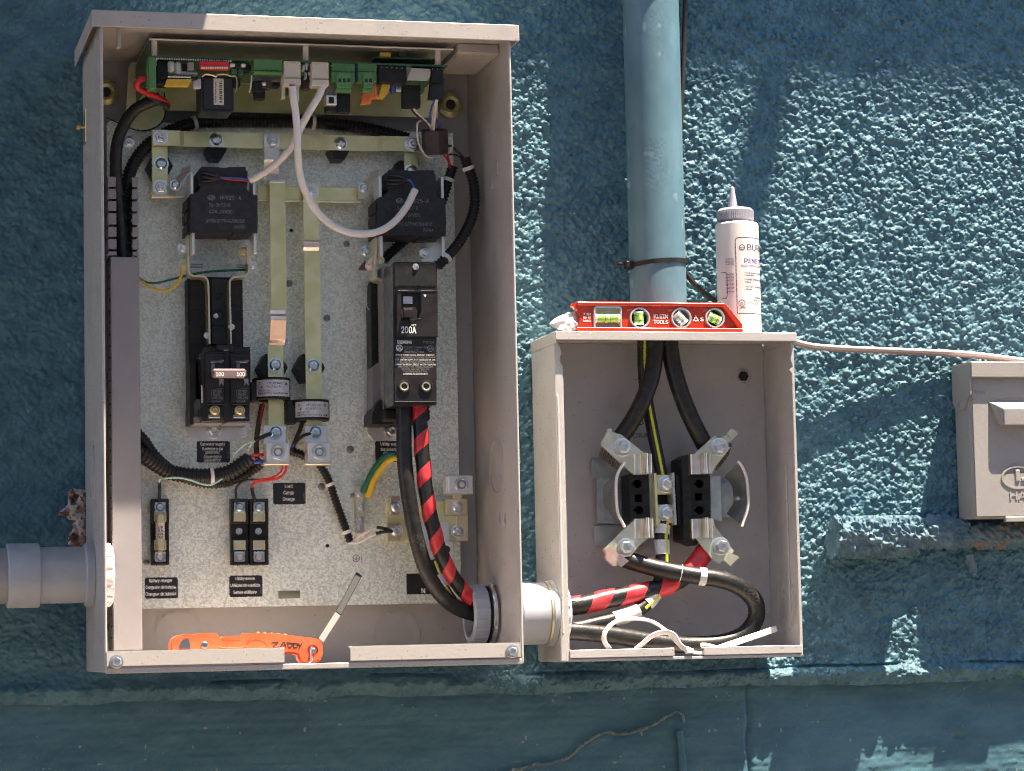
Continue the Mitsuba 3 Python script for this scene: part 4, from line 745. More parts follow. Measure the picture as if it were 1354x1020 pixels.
for (u0, v0, u1, v1, m, d) in ((304, 84, 311, 88, 'tin_plate', .002), (311, 83, 317, 90, 'black_plastic', .004), (319, 84, 325, 88, 'tin_plate', .002), (306, 91, 314, 97, 'pcb_green', .006), (315, 92, 322, 99, 'pcb_green', .008), (320, 86, 332, 94, 'black_plastic', .012), (309, 103, 318, 114, 'black_plastic', .014), (333, 102, 372, 108, 'duct_dark', .020), (334.5, 108, 351, 122, 'black_plastic', .016), (337, 120, 350.5, 131, 'black_plastic', .02), (347, 108, 360, 117, 'ferrite', .014), (358, 103, 370, 115, 'black_plastic', .022),
    (372, 98, 376, 110, 'zinc_gold', .008), (372.5, 115, 377.5, 130, 'zinc_gold', .010), (391, 113, 396, 134, 'zinc_gold', .016), (376, 113, 381, 126, 'ferrite', .013), (400, 86, 404, 92, 'putty', .004), (406, 88, 411, 100, 'ferrite', .012), (400, 100, 411, 118, 'ferrite', .018), (403, 96, 406, 104, 'putty', .010), (408, 95, 411, 99, 'connector_white', .008),
    (432, 108, 446, 126, 'duct_dark', .010), (431.5, 126, 445.5, 139, 'tin_plate', .006), (446, 114, 463, 149, 'black_plastic', .016), (431, 139, 446, 148, 'black_plastic', .014), (470, 85, 473, 106, 'wire_blue', .006), (500.5, 87, 537.5, 110, 'black_plastic', .004), (518, 110, 522.5, 122, 'wire_blue', .016), (523, 110, 531, 121, 'zinc_blue', .02), (537, 88, 544, 100, 'cap_grey', .006), (556, 110, 561, 122, 'pcb_green', .014), (533, 113, 556, 142, 'black_plastic', .020)):
    comp('board_part', u0, v0, u1, v1, YC+d, .012, m, .0005)
comp('indicator', 346.5, 108, 352.5, 113, YC+.012, .004, 'copper', .001); comp('metal_ring', 434.5, 128, 442, 137, YC+.0052, .003, 'black_plastic', .001)
for pts, m in (([(486, 112), (497, 111), (500, 129), (488, 131)], 'part_orange'), ([(480, 122), (490, 123), (491.5, 136), (477.5, 137)], 'part_orange'), ([(505, 111), (516.5, 112), (514, 122), (508, 130), (500, 129), (502, 122)], 'part_yellow')):
    q = part(cb, 'coil_block', prism(ppoly(pts, YC+.012), YC+.012, YC+.022, .0006), m)
part(cb, 'coil_winding', [pbox(u, 112, u+1.3, 130, YC+.0112, YC+.013, .0003) for u in (488, 490.5, 493, 495.5)]+[pbox(u, 124, u+1.2, 136, YC+.0112, YC+.013, .0003) for u in (480.5, 483.5, 486.5)], 'part_orange', kind='stuff')
zd = P(540, 77.5, YC+.010)[2]
part(cb, 'daughter_board', cbox(P(496, 75, YC+.010)[0], P(580, 80, YC+.010)[0], YC+.010, -.06, zd-.0008, zd+.0008, .0002), 'pcb_green'); comp('yellow_cap', 503, 69.5, 517, 75.5, YC+.014, .008, 'part_yellow'); comp('brown_cap', 527, 68, 536.5, 75.5, YC+.018, .008, 'ferrite')
comp('black_plug', 571, 89, 586, 108, YC+.002, .010, 'black_plastic'); part(cb, 'black_plug', prism(ppoly([(571, 106), (588, 104), (586, 131), (568, 130)], YC+.012), YC+.012, YC+.024, .001), 'rubber')

# ---------------------------------------------------------------- cables and wires inside the larger enclosure
def pts3(seq): return np.array([P(u, v, y) for u, v, y in seq])
def wire(key, label, seq, rpx, mat, n=10, step=.003):
    q = pts3(seq); return single(key, tube(q, rpx*px(-.08), n, step), mat, label, 'wire')
def tie(parent, seq, i, r, mat='wire_white', w=.0042, name='cable_tie'):
    """A cable tie round the tube along seq, at its i-th given point."""
    c, s = resample(spline(pts3(seq)), .001); k = int(np.argmin(np.linalg.norm(c-P(*seq[i]), axis=1))); a, b = max(0, k-int(w/.002)), min(len(c)-1, k+int(w/.002))
    h = part(parent, name, sweep(c[a:b+1], r+.0008, 18), mat); return h
def conduit(label, seq, rpx, ties=(), pitch=.0042, key='corrugated_conduit'):
    k = thing(key, label, 'conduit'); r = rpx*px(-.06); part(k, 'tube', ribbed(pts3(seq), r, pitch, .0013), 'conduit_black', smooth=35)
    for i in ties: tie(k, seq, i, r)
    return k
s1 = [(540, 184, -.040), (505, 175, -.036), (470, 168, -.034), (415, 162, -.033), (340, 161, -.033), (280, 161, -.034), (257, 163, -.035), (225, 174, -.040), (196, 192, -.044), (176, 218, -.046), (167, 250, -.048), (164, 290, -.052), (166, 345, -.056)]
conduit('black corrugated conduit arching over the top bus bar and down into the grey duct', s1, 8.6, (3, 6))
k = thing('sleeved_cable', 'smooth black sleeve curving from the red wire end down into the grey duct', 'cable')
s2 = [(212, 130, -.090), (196, 136, -.088), (178, 146, -.084), (164, 165, -.080), (155, 190, -.078), (153, 225, -.076), (156, 260, -.074), (160, 300, -.072), (164, 345, -.070)]
part(k, 'sleeve', tube(pts3(s2), 7.6*px(-.08), 16), 'rubber')
k = thing('lead_wire', 'short thick red and black wire pair plugged into the left green terminal', 'wire')
part(k, 'red_wire', tube(pts3([(196, 104, -.154), (188, 104, -.156), (181, 110, -.156), (182, 116, -.152), (192, 122, -.142), (206, 128, -.125), (217, 134, -.110), (222, 140, -.098)]), 4.2*px(-.15), 12), 'wire_red'); part(k, 'black_wire', tube(pts3([(185, 118, -.146), (195, 125, -.136), (208, 132, -.120), (221, 141, -.104), (219, 142, -.096)]), 3.8*px(-.13), 12), 'rubber')
wire('thin_wire', 'thin dark wire looping down across the plate by the left washer', [(217, 122, -.06), (219, 147, -.034), (213, 163, -.033), (200, 171, -.033), (183, 173, -.033), (165, 167, -.033), (140, 155, -.03)], .8, 'conduit_black', 6)
# white cables to the relays
def white_cable(label, seq, core):
    k = thing('relay_cable', label, 'cable'); q = pts3(seq); part(k, 'jacket', tube(q, 4.7*px(-.14), 14), 'wire_white')
    for m, sq, r in core: part(k, 'core_wire', tube(pts3(sq), r*px(-.12), 8, .002), m)
    return k
white_cable('white round cable crossing down left to the left relay', [(427, 114, -.162), (421, 128, -.162), (409, 148, -.158), (396, 172, -.150), (388, 190, -.142), (374, 208, -.132), (354, 225, -.120), (341, 233, -.114), (330, 238.5, -.110)],
    [('wire_blue', [(331, 238, -.110), (320, 236.5, -.106), (305, 235.5, -.104), (288, 235, -.104)], 1.2), ('wire_red', [(331, 240, -.110), (322, 239, -.106), (306, 238, -.104), (294, 236, -.104), (286, 231, -.104)], 1.0), ('wire_red', [(427, 115, -.16), (429, 111, -.158)], 1.3),
     ('rubber', [(290, 235, -.104), (280, 231, -.1045), (268, 228.5, -.1035), (264, 229, -.098)], 1.9), ('rubber', [(291, 235.5, -.104), (280, 236, -.1045), (268, 234, -.1035), (264, 234, -.098)], 1.9), ('rubber', [(290, 236, -.104), (280, 239, -.1045), (268, 240, -.1035), (264, 240, -.098)], 1.9)])
white_cable('white round cable hanging in a wide loop to the right relay', [(386.5, 115, -.168), (388, 130, -.168), (391, 150, -.166), (393, 175, -.164), (393.5, 200, -.160), (396, 228, -.152), (403, 252, -.145), (416, 276, -.138), (436, 296, -.132), (460, 307, -.126), (484, 309.5, -.122), (506, 304, -.120), (523, 292, -.119), (538, 273, -.118), (549, 251, -.116)],
    [('wire_blue', [(548, 252, -.1155), (546, 244, -.112), (542, 239, -.109), (536, 237, -.108)], 1.4), ('wire_red', [(385, 117, -.166), (384, 111, -.164)], 1.5), ('wire_blue', [(388, 117, -.166), (388.5, 111, -.164)], 1.5),
     ('rubber', [(538, 238, -.108), (528, 233, -.109), (517, 232, -.107), (513, 234, -.100)], 1.9), ('rubber', [(538, 239, -.108), (527, 238.5, -.110), (516, 238, -.107), (512, 239, -.100)], 1.9), ('rubber', [(537, 240, -.108), (526, 243.5, -.110), (515, 243, -.107), (512, 244.5, -.100)], 1.9)])
# ferrite core and the wires through it
fe = thing('ferrite_core', 'dark brown ferrite core hanging on the wires at the upper right', 'ferrite core')
p0, p1 = P(575.5, 203, -.080), P(574.5, 172, -.088); ax = p1-p0; L = np.linalg.norm(ax); w = 17.5*px(-.08)
hx = sg.Polygon([(w*math.cos(a), w*math.sin(a)) for a in np.arange(6)*math.pi/3+.30]).difference(sg.Point(0, 0).buffer(w*.55)); m = trimesh.creation.extrude_polygon(hx, L, engine='earcut')
M = trimesh.geometry.align_vectors([0, 0, 1], ax/L); M[:3, 3] = p0; m.apply_transform(M); part(fe, 'core', m, 'ferrite', smooth=False)
for lab, seq, r, m in (('white wire from the black plug down into the ferrite core', [(577, 131, -.140), (574, 145, -.125), (572, 160, -.105), (571, 180, -.085)], 1.3, 'wire_white'), ('blue wire from the black plug down into the ferrite core', [(575, 131, -.139), (570, 145, -.124), (568, 160, -.104), (567, 180, -.085)], 1.2, 'wire_blue'),
    ('right white wire from the black plug into the ferrite core', [(578, 131, -.141), (576, 148, -.126), (574, 165, -.106), (573, 182, -.086)], 1.5, 'wire_white'), ('brown wire from the board plug to the ferrite core', [(542, 141, -.135), (548, 150, -.125), (556, 157, -.112), (566, 166, -.098), (570, 178, -.086)], 1.4, 'ferrite'), ('white wire curving from the board plug to the ferrite core', [(545, 140, -.136), (551, 149, -.126), (560, 157, -.112), (568, 166, -.098), (571, 178, -.086)], 1.3, 'wire_white'),
    ('white wire looping round the left of the ferrite core', [(567, 168, -.090), (561, 160, -.095), (553, 162, -.098), (551.5, 175, -.096), (554, 191, -.094), (562, 205, -.090), (570, 209, -.087), (577, 205, -.085), (579, 200, -.083)], 1.3, 'wire_white'), ('blue wire at the right inside the ferrite core', [(580, 190, -.085), (581, 172, -.092), (581, 164, -.096), (578, 160, -.098)], 1.5, 'wire_blue'),
    ('red wire dropping out of the ferrite core', [(580, 200, -.082), (588, 198, -.080), (592, 206, -.076), (594, 216, -.070), (596, 226, -.064)], 1.5, 'wire_red'), ('second red wire dropping out of the ferrite core', [(582, 202, -.080), (586, 204, -.078), (592, 212, -.072), (597, 222, -.064)], 1.3, 'wire_red'),
    ('black wire from the ferrite core to the right conduit', [(582, 200, -.078), (595, 193, -.080), (604, 200, -.082), (612, 208, -.082), (617, 214, -.082)], 1.6, 'rubber'), ('second black wire from the ferrite core to the right conduit', [(590, 204, -.074), (602, 205, -.078), (612, 210, -.080)], 1.2, 'rubber'), ('white wire at the right of the ferrite core', [(590, 178, -.086), (597, 186, -.086), (598, 196, -.082), (592, 203, -.078)], 1.1, 'wire_white')):
    wire('core_lead', lab, seq, r, m, 8, .002)
s3 = [(615, 209, -.082), (619, 222, -.080), (625, 238, -.078), (628, 262, -.078), (625, 284, -.080), (616, 306, -.084), (604, 325, -.088), (590, 341, -.092), (578, 353, -.092)]
k = conduit('black corrugated conduit bowing down the right side to the main breaker', s3, 7.0, (1, 7))
s4 = [(599, 220, -.062), (593, 238, -.060), (587, 258, -.056), (580, 275, -.052), (565, 295, -.046), (540, 314, -.042), (518, 333, -.040), (507, 344, -.040)]
conduit('short black conduit passing behind the right relay', s4, 7.0, (1,))
# the bundle crossing below the left breaker
s5 = [(178, 596, -.066), (192, 604, -.064), (205, 613, -.060), (224, 624, -.056), (250, 629, -.054), (280, 629.5, -.054), (303, 625, -.055), (325, 611, -.056), (331, 606, -.056)]
k = conduit('thick black corrugated conduit crossing below the left breaker to the load lugs', s5, 10.2, (5,), .0048)
s6 = [(178, 570, -.060), (190, 582, -.056), (200, 597, -.050), (215, 613, -.044), (235, 628, -.036), (262, 637, -.034), (290, 639, -.034), (315, 632, -.036), (334, 621, -.042), (346, 611, -.048)]
conduit('thinner black corrugated conduit behind the thick one, below the left breaker', s6, 7.2, ())
s7 = [(385, 597, -.046), (396, 600, -.044), (408, 606, -.042), (420, 612, -.040), (430, 626, -.038), (437, 641, -.036), (443, 660, -.036), (451, 682, -.036), (459, 704, -.036), (463, 717, -.036)]
conduit('thin black corrugated conduit running down from between the load lugs', s7, 5.6, (5, 8), .0038)
small_wire = lambda lab, seq, r, m: wire('thin_wire', lab, seq, r, m, 8, .002)
small_wire('pale mint wire from the single fuse holder to the thick conduit', [(210.5, 640, -.050), (211, 634, -.054), (218, 632.5, -.060), (236, 632, -.066), (252, 635, -.068), (266, 640, -.068), (280, 641, -.068), (294, 633.5, -.066)], 1.2, 'wire_mint')
small_wire('black sleeve at the top of the single fuse holder', [(210.5, 638, -.050), (211, 648, -.049), (210.5, 663, -.046)], 2.2, 'rubber')
small_wire('pale mint wire arching up to the left load lug screw', [(307, 607, -.058), (315, 595, -.062), (326, 587, -.064), (338, 582.5, -.064)], 1.2, 'wire_mint')
small_wire('second pale mint wire below the left load lug screw', [(326, 603, -.060), (329, 594, -.062), (333, 587, -.064), (339, 582, -.064)], 1.1, 'wire_mint')
small_wire('dark sleeve on the wire at the left load lug screw', [(337, 583, -.064), (345, 579, -.0645), (354, 575, -.064), (361, 573, -.063)], 2.6, 'rubber')
small_wire('dark sleeve on the wire at the right load lug screw', [(389, 588, -.060), (396, 580, -.062), (404, 575, -.064), (414, 573, -.063)], 2.0, 'rubber')
small_wire('blue wire beside the right load lug', [(386, 592, -.060), (391, 585, -.061), (396, 580.5, -.062)], 1.3, 'wire_blue')
small_wire('red wire leaving the thick conduit above the blue one', [(327, 606, -.058), (334, 602.5, -.060), (345, 601.5, -.060), (356, 602, -.056)], 2.0, 'wire_red')
small_wire('blue wire leaving the thick conduit under the red one', [(328, 611, -.058), (338, 612, -.060), (348, 610, -.060), (357, 608, -.056)], 2.0, 'wire_blue')
small_wire('dark red wire pair rising behind the left sensor', [(340, 606, -.044), (339, 585, -.042), (342, 560, -.042), (347, 535, -.042)], 3.4, 'ferrite')
small_wire('thin red wire rising behind the left sensor', [(344, 560, -.046), (346, 545, -.045), (349, 530, -.044)], 1.5, 'wire_red')
small_wire('dark wire rising behind the right sensor', [(385, 597, -.046), (392, 580, -.044), (399, 562, -.043), (403, 550, -.043)], 2.8, 'ferrite')
small_wire('red wire sweeping from under the left load lug to the fuse holder pair', [(379, 613, -.062), (377, 624, -.060), (369, 632, -.058), (355, 635, -.056), (341, 637, -.054), (334, 641, -.052), (333, 646, -.050)], 1.7, 'wire_red')
small_wire('second red wire running just above the other one', [(375, 613, -.060), (371, 624, -.058), (360, 631.5, -.056), (346, 634, -.055), (335, 636, -.054)], 1.3, 'wire_red')
small_wire('black lead curving to the left one of the fuse holder pair', [(341, 635, -.053), (328, 635, -.053), (318, 639, -.052), (312.5, 646, -.050), (312, 656, -.048), (314, 665, -.046)], 1.7, 'rubber')
small_wire('black sleeve at the top of the right one of the fuse holder pair', [(333, 644, -.050), (334, 652, -.049), (338, 664, -.046)], 2.3, 'rubber')
small_wire('yellow wire from the duct to the left relay link', [(180, 368, -.060), (190, 374, -.062), (202, 382, -.064), (218, 385, -.066), (231, 379, -.068), (239, 366, -.070), (242, 353, -.071)], 1.7, 'wire_yellow')
small_wire('dark green wire from the duct across to the right link', [(180, 366, -.050), (192, 373, -.052), (207, 374.5, -.054), (230, 369, -.056), (262, 361.5, -.050), (290, 358.5, -.050), (325, 357, -.060)], 1.5, 'wire_green')
k = thing('earth_wire', 'thick green and yellow wire bending down to the small ground bar', 'wire')
ew = [(536, 612, -.060), (524, 604, -.058), (513, 607, -.054), (501, 620, -.048), (492, 636, -.043), (485, 656, -.038)]
part(k, 'yellow_stripe', tube(pts3([(u+1.5, v+2, y-.003) for u, v, y in ew]), 4.0*px(-.05), 12), 'wire_yellow'); part(k, 'green_jacket', tube(pts3([(u-3.5, v-3, y) for u, v, y in ew[:-1]]+[(481, 650, -.037)]), 4.4*px(-.05), 12), 'wire_green')
for lab, sq, sl in (('upper white wire to the neutral plate, black sleeve at its end', [(463, 716, -.036), (472, 712, -.040), (484, 704, -.044), (499, 697.5, -.046)], [(498, 697.8, -.046), (508, 699, -.047), (519, 703, -.047)]), ('lower white wire to the neutral plate, black sleeve at its end', [(463, 718, -.038), (474, 717.5, -.042), (486, 711, -.046), (498, 705.5, -.048)], [(497, 705.8, -.048), (508, 703.5, -.049), (519, 703, -.048)])):
    k = thing('neutral_lead', lab, 'wire'); part(k, 'white_jacket', tube(pts3(sq), 1.9*px(-.04), 8, .002), 'wire_white'); part(k, 'black_sleeve', tube(pts3(sl), 2.1*px(-.04), 8, .002), 'rubber')

# ---------------------------------------------------------------- heavy cables of the larger enclosure
bx = (.43, -.082, .054)
k = thing('heavy_cable', 'thick black cable curving from the main breaker to the right hand bushing', 'cable')
hc = pts3([(533.5, 528, -.118), (534, 560, -.120), (535, 610, -.122), (541, 660, -.122), (549, 705, -.120), (562, 750, -.114), (581, 784, -.106), (603, 803, -.096), (628, 812, -.088)]); hc = np.vstack([hc, [(.452, -.078, .0500), (.485, -.072, .050)]])
part(k, 'jacket', tube(hc, 9.9*px(-.11), 20), 'rubber')
k = thing('heavy_cable', 'thick black cable wrapped in red tape, running from the main breaker to the bushing', 'cable')
rc = pts3([(554, 528, -.118), (555.5, 560, -.120), (559, 610, -.122), (564, 655, -.122), (572, 695, -.120), (584, 735, -.114), (601, 766, -.104), (620, 789, -.094), (640, 803, -.086)]); rc = np.vstack([rc, [(.456, -.072, .0620), (.485, -.068, .062)]])
part(k, 'jacket', tube(rc, 9.4*px(-.11), 20), 'rubber'); part(k, 'red_tape', helix(rc, 9.4*px(-.11), .0175, .0370, .004), 'tape_red', smooth=True, label='red tape wound round the black cable')
k = thing('heavy_cable', 'black cable with a yellow stripe and white tape, mostly behind the other two', 'cable')
nc = pts3([(572, 742, -.066), (578, 758, -.070), (589, 780, -.074), (604, 800, -.078), (628, 811, -.080)]); nc = np.vstack([nc, [(.452, -.090, .052), (.485, -.088, .052)]])
part(k, 'jacket', tube(nc, 6.4*px(-.08), 16), 'rubber'); part(k, 'yellow_stripe', tube(nc+np.array([.0015, -.0050, -.0002]), 1.9*px(-.08), 8), 'wire_lime')
c2, _ = resample(spline(nc), .001); part(k, 'white_tape', sweep(c2[18:34], 6.6*px(-.08)+.0010, 18, caps=False), 'tape_white'); part(k, 'white_tape', sweep(c2[52:66], 6.6*px(-.08)+.0010, 18, caps=False), 'tape_white')

# ---------------------------------------------------------------- conduit fittings
def xlathe(profile, cy, cz, n=48): return lathe([(r, x) for r, x in profile], n, 'x', (0, cy, cz))
NY, NZ = -.0700, .0540
fb = thing('conduit_bushing', 'round grey ribbed bushing with a steel locknut inside the larger enclosure', 'bushing')
part(fb, 'bushing', xlathe([(.0255, .4180), (.0310, .4180), (.0325, .4195), (.0325, .4355), (.0300, .4370), (.0255, .4370), (.0255, .4180)], NY-.012, NZ), 'pvc_grey', smooth=35)
for i in range(18):
    a = i*math.pi/9; m = cbox(.4192, .4352, -.0011, .0011, .0318, .0338, .0004); m = moved(m, (0, NY-.012, NZ), rx=a); part(fb, 'rib', m, 'pvc_grey')
part(fb, 'washer', xlathe([(.0270, .4372), (.0320, .4372), (.0320, .4395), (.0270, .4395), (.0270, .4372)], NY-.012, NZ), 'black_plastic', smooth=35)
ln = part(fb, 'locknut', xlathe([(.0265, .4398), (.0325, .4398), (.0330, .4412), (.0330, .4444), (.0265, .4444), (.0265, .4398)], NY-.012, NZ), 'zinc_bright', smooth=35)
for i in range(7):
    a = .3+i*2*math.pi/7; part(ln, 'lug', moved(cbox(.4402, .4440, -.003, .003, .0325, .0365, .0008), (0, NY-.012, NZ), rx=a), 'zinc_bright')
nf = thing('conduit_fitting', 'short fat pale grey conduit fitting joining the two enclosures', 'conduit fitting')
part(nf, 'sleeve', xlathe([(.0270, .4515), (.0345, .4515), (.0350, .4530), (.0350, .4735), (.0338, .4748), (.0338, .4758), (.0350, .4770), (.0350, .5080), (.0342, .5090), (.0270, .5090), (.0270, .4515)], NY, NZ, 64), 'pvc_grey', smooth=35)
part(nf, 'gasket', xlathe([(.030, .5092), (.0362, .5092), (.0362, .5120), (.030, .5120), (.030, .5092)], NY, NZ, 64), 'zinc_gold', smooth=35); part(nf, 'flange', xlathe([(.030, .5122), (.0372, .5122), (.0372, .5180), (.030, .5180), (.030, .5122)], NY, NZ, 64), 'pvc_grey', smooth=35)
def lobed_nut(name, label, x0, x1, cy, cz, r, mat='pvc_white'):
    k = thing(name, label, 'locknut'); part(k, 'ring', xlathe([(r*.76, x0), (r*.97, x0), (r*.97, x1-.0015), (r*.93, x1), (r*.76, x1), (r*.76, x0)], cy, cz, 56), mat, smooth=35)
    for i in range(16): part(k, 'lug', moved(cbox(x0+.0005, x1-.0016, -r*.075, r*.075, r*.95, r*1.03, .0008), (0, cy, cz), rx=i*math.pi/8+.1), mat)
    return k
lobed_nut('plastic_locknut', 'white ribbed plastic locknut inside the smaller enclosure', .5206, .5335, NY, NZ, .0325)
lobed_nut('plastic_locknut', 'white ribbed plastic locknut inside the larger enclosure, partly behind its left edge', .0028, .0205, -.0850, .1045, .0335)
lc = thing('left_conduit', 'grey plastic conduit with a coupling entering the larger enclosure from the left', 'conduit')
CY, CZ = -.0850, .1050
part(lc, 'fitting', xlathe([(.024, -.060), (.0305, -.060), (.0305, -.0105), (.0330, -.0095), (.0345, -.0085), (.0345, -.0005), (.024, -.0005), (.024, -.060)], CY, CZ, 64), 'pvc_grey', smooth=35)
part(lc, 'coupling', xlathe([(.024, -.0925), (.0338, -.0925), (.0348, -.0915), (.0348, -.0595), (.0338, -.0580), (.030, -.0580), (.024, -.0925)], CY, CZ, 64), 'pvc_grey', smooth=35)
part(lc, 'pipe', xlathe([(.024, -1.4), (.0302, -1.4), (.0302, -.0915), (.024, -.0915)], CY, CZ, 64), 'pvc_dark', smooth=35)
# ---------------------------------------------------------------- inside the smaller enclosure: jaw blocks, lugs, springs
def ppr(parent, name, uv, y, d, mat, bev=.0006, smooth=False): return part(parent, name, prism(ppoly(uv, y), y, y+d, bev), mat, smooth=smooth)
def keyblock(label, blk, holes, back, wallp):
    k = thing('jaw_block', label, 'terminal block'); y = -.0500
    q = sg.Polygon(ppoly(blk, y)); cut = []
    for (u, v, kind) in holes:
        c = P(u, v, y); s = px(y)
        cut.append(sg.box(c[0]-5*s, c[2]-5*s, c[0]+5*s, c[2]+5*s) if kind == 's' else sg.Point(c[0], c[2]).buffer(5.6*s, 12).union(sg.box(c[0]-8*s, c[2]-1.8*s, c[0], c[2]+1.8*s)))
    part(k, 'block', prism(q.difference(unary_union(cut)), y, y+.030, .0005), 'black_plastic', smooth=False)
    u0 = min(p[0] for p in blk); u1 = max(p[0] for p in blk)
    for v in (627.5, 651, 668, 687): part(k, 'block_rib', pbox(u0+.5, v-1.2, u1-1, v+1.2, y-.0014, y+.002, .0005), 'black_plastic')
    part(k, 'block_floor', pbox(u0+1, 627, u1-1, 688, y+.022, y+.0235, .0003), 'conduit_black')
    for uv, yy in back: ppr(k, 'support_plate', uv, yy, .0022, 'steel_plate')
    if wallp: ppr(k, 'side_wall', wallp, y-.004, .040, 'black_plastic', .0008)
    return k
principled('steel_plate', tint((.42, .44, .42), (.54, .56, .53), 60), 0.36, 0.55)
principled('steel_grey', tint((.22, .235, .23), (.30, .31, .31), 50), 0.30, 0.5)
keyblock('left black jaw block with two key shaped holes and a square one', [(831, 628), (858, 628), (860, 690), (833, 690)], [(843, 640, 'k'), (844, 659, 's'), (845.5, 675, 'k')],
         [([(782, 609), (784, 607), (862, 610), (862, 637), (782, 632)], -.012), ([(785, 696), (862, 690), (862, 718), (850, 720), (789, 722), (786, 719)], -.012), ([(789, 632), (834, 632), (835, 694), (790, 692)], -.018), ([(858, 626), (866, 626), (868, 696), (860, 696)], -.046)], None)
keyblock('right black jaw block with two key shaped holes, tall black side wall at its left', [(913, 630), (939, 630), (940, 686), (914, 686)], [(925, 640, 'k'), (923.5, 657, 's'), (925.5, 675, 'k')],
         [([(890, 608), (902, 607), (902, 630), (890, 630)], -.012), ([(893, 696), (904, 696), (906, 720), (897, 720), (893, 716)], -.012), ([(939, 630), (953, 629.5), (955, 690), (940, 686)], -.044), ([(953, 640), (985, 632), (985, 684), (955, 684)], -.015)], [(901, 607), (911, 601), (914, 603), (916, 715), (926, 714), (922, 721), (904, 714)])
for lab, uv, yb in (('left white edged spring clip beside the jaw blocks', [(826.5, 611), (819, 622), (815.3, 633), (814.6, 648), (815.5, 668), (817.5, 680), (822, 689), (826, 697.5)], -.026), ('right white edged spring clip beside the jaw blocks', [(976, 610), (980, 615), (984.5, 624), (987.5, 634), (989, 648), (989.5, 665), (988, 676), (984, 687), (981, 696.5)], -.036)):
    k = thing('spring_clip', lab, 'spring clip'); yf = -.0640
    c = spline([(P(u, v, yf)[0], 0, P(u, v, yf)[2]) for u, v in uv], 8)
    left = 'left' in lab; zz = [q[2] for q in c]; zc = (zz[0]+zz[-1])/2; hh = abs(zz[0]-zz[-1])/2
    m = strip([(q[0], q[2]) for q in c], (yf+.0012, yb), .0016, 'y'); v = m.vertices.copy()     # the leaf narrows towards its root at the back
    t = np.clip((v[:, 1]-yf)/(yb-yf), 0, 1); v[:, 2] = zc+(v[:, 2]-zc)*(1-.42*np.sqrt(t)); v[:, 0] += t*(-.004 if left else -.008); m.vertices = v
    part(k, 'leaf', m, 'steel_grey', smooth=30)
    part(k, 'edge', sweep(np.array([[q[0], yf, q[2]] for q in c]), .0017, 10), 'wire_white')
    b = P(806, 660, -.030) if left else P(972, 660, -.040)
    part(k, 'rivet', lathe([(0, 0), (.0026, 0), (.0026, .010), (.0020, .011), (0, .011)], 16, 'y', b), 'zinc_bright')
nb = thing('neutral_block', 'centre neutral channel with two hex bolts between the black jaw blocks', 'terminal block')
ppr(nb, 'channel_wall', [(864.8, 626), (868, 625.5), (871, 694), (867.5, 694.5)], -.0580, .034, 'zinc_yellow', .0003); ppr(nb, 'channel_wall', [(889, 625.5), (891.5, 625), (895, 694), (892, 694.5)], -.0600, .036, 'steel_plate', .0003)
ppr(nb, 'channel_wall', [(893.5, 628), (900, 628), (903, 694), (897, 694)], -.046, .02, 'conduit_black', .0003)
for v0, v1, sv in ((628, 654, 640.5), (667.5, 692, 678.6)):
    part(nb, 'pressure_plate', pbox(868.5, v0, 890.5, v1, -.0500, -.046, .0005), 'zinc_yellow'); screw(nb, 880.5, sv, -.0502, 8.2, 'hex', 'zinc_bright')
part(nb, 'channel_floor', pbox(868, 640, 891, 690, -.036, -.032, .0005), 'black_plastic')
def jaw_lug(label, plate, jaw, sc, tab, tabmat, cable_end, fold):
    k = thing('line_lug', label, 'terminal lug'); y = -.0600
    ppr(k, 'plate', plate, y, .0030, 'lug_plate', .0004)
    a, b = plate[0], plate[1]
    part(k, 'saddle', prism(sg.Polygon(ppoly(plate, y)).buffer(-.003), y+.003, y+.020, .0005), 'lug_plate', smooth=False)
    # the jaw: three rounded folds standing side by side
    (u0, v0, u1, v1) = jaw; w = (u1-u0)
    for i, (f0, f1, dy) in enumerate(((0.0, .50, .0035), (.50, .76, 0), (.76, 1.0, .002))):
        x0, x1 = P(u0+w*f0, (v0+v1)/2, y-.006)[0], P(u0+w*f1, (v0+v1)/2, y-.006)[0]; z0, z1 = P((u0+u1)/2, v1, y-.006)[2], P((u0+u1)/2, v0, y-.006)[2]
        a_ = np.linspace(0, math.pi, 9); xm, hw = (x0+x1)/2, (x1-x0)/2-.0003; pth = [(xm-hw, -.046)]+[(xm-hw*math.cos(t), y-.002+dy-(.0035 if i == 0 else .0085)*math.sin(t)**.8) for t in a_]+[(xm+hw, -.046)]
        part(k, 'jaw_fold', strip(pth, (z0+(.0004 if i else .0), z1-(.0 if i != 1 else -.001)), .0013), 'jaw_metal', smooth=30)
    if tab: ppr(k, 'end_tab', tab, y-.0015, .0050, tabmat, .0008)
    if fold: ppr(k, 'fold_lip', fold, y-.0040, .006, tabmat, .0006)
    screw(k, sc[0], sc[1], y-.0002, 8.6, 'hex', 'zinc_bright')
    if cable_end:
        st = []
        for (u, v) in cable_end: st.append(tube(pts3([(u, v, -.040), (u+2, v-8, -.042), (u+5, v-17, -.044)]), 1.9*px(-.04), 7, .004))
        part(k, 'wire_strand', st, 'strand_metal', kind='stuff')
    return k
principled('lug_plate', tint((.62, .61, .45), (.76, .75, .60), 55), 0.28, 0.65); principled('jaw_metal', tint((.76, .68, .57), (.86, .79, .69), 80), 0.18, 0.9); principled('strand_metal', tint((.10, .085, .07), (.18, .15, .12), 120), 0.45, 0.7)
g = np.random.default_rng(9)
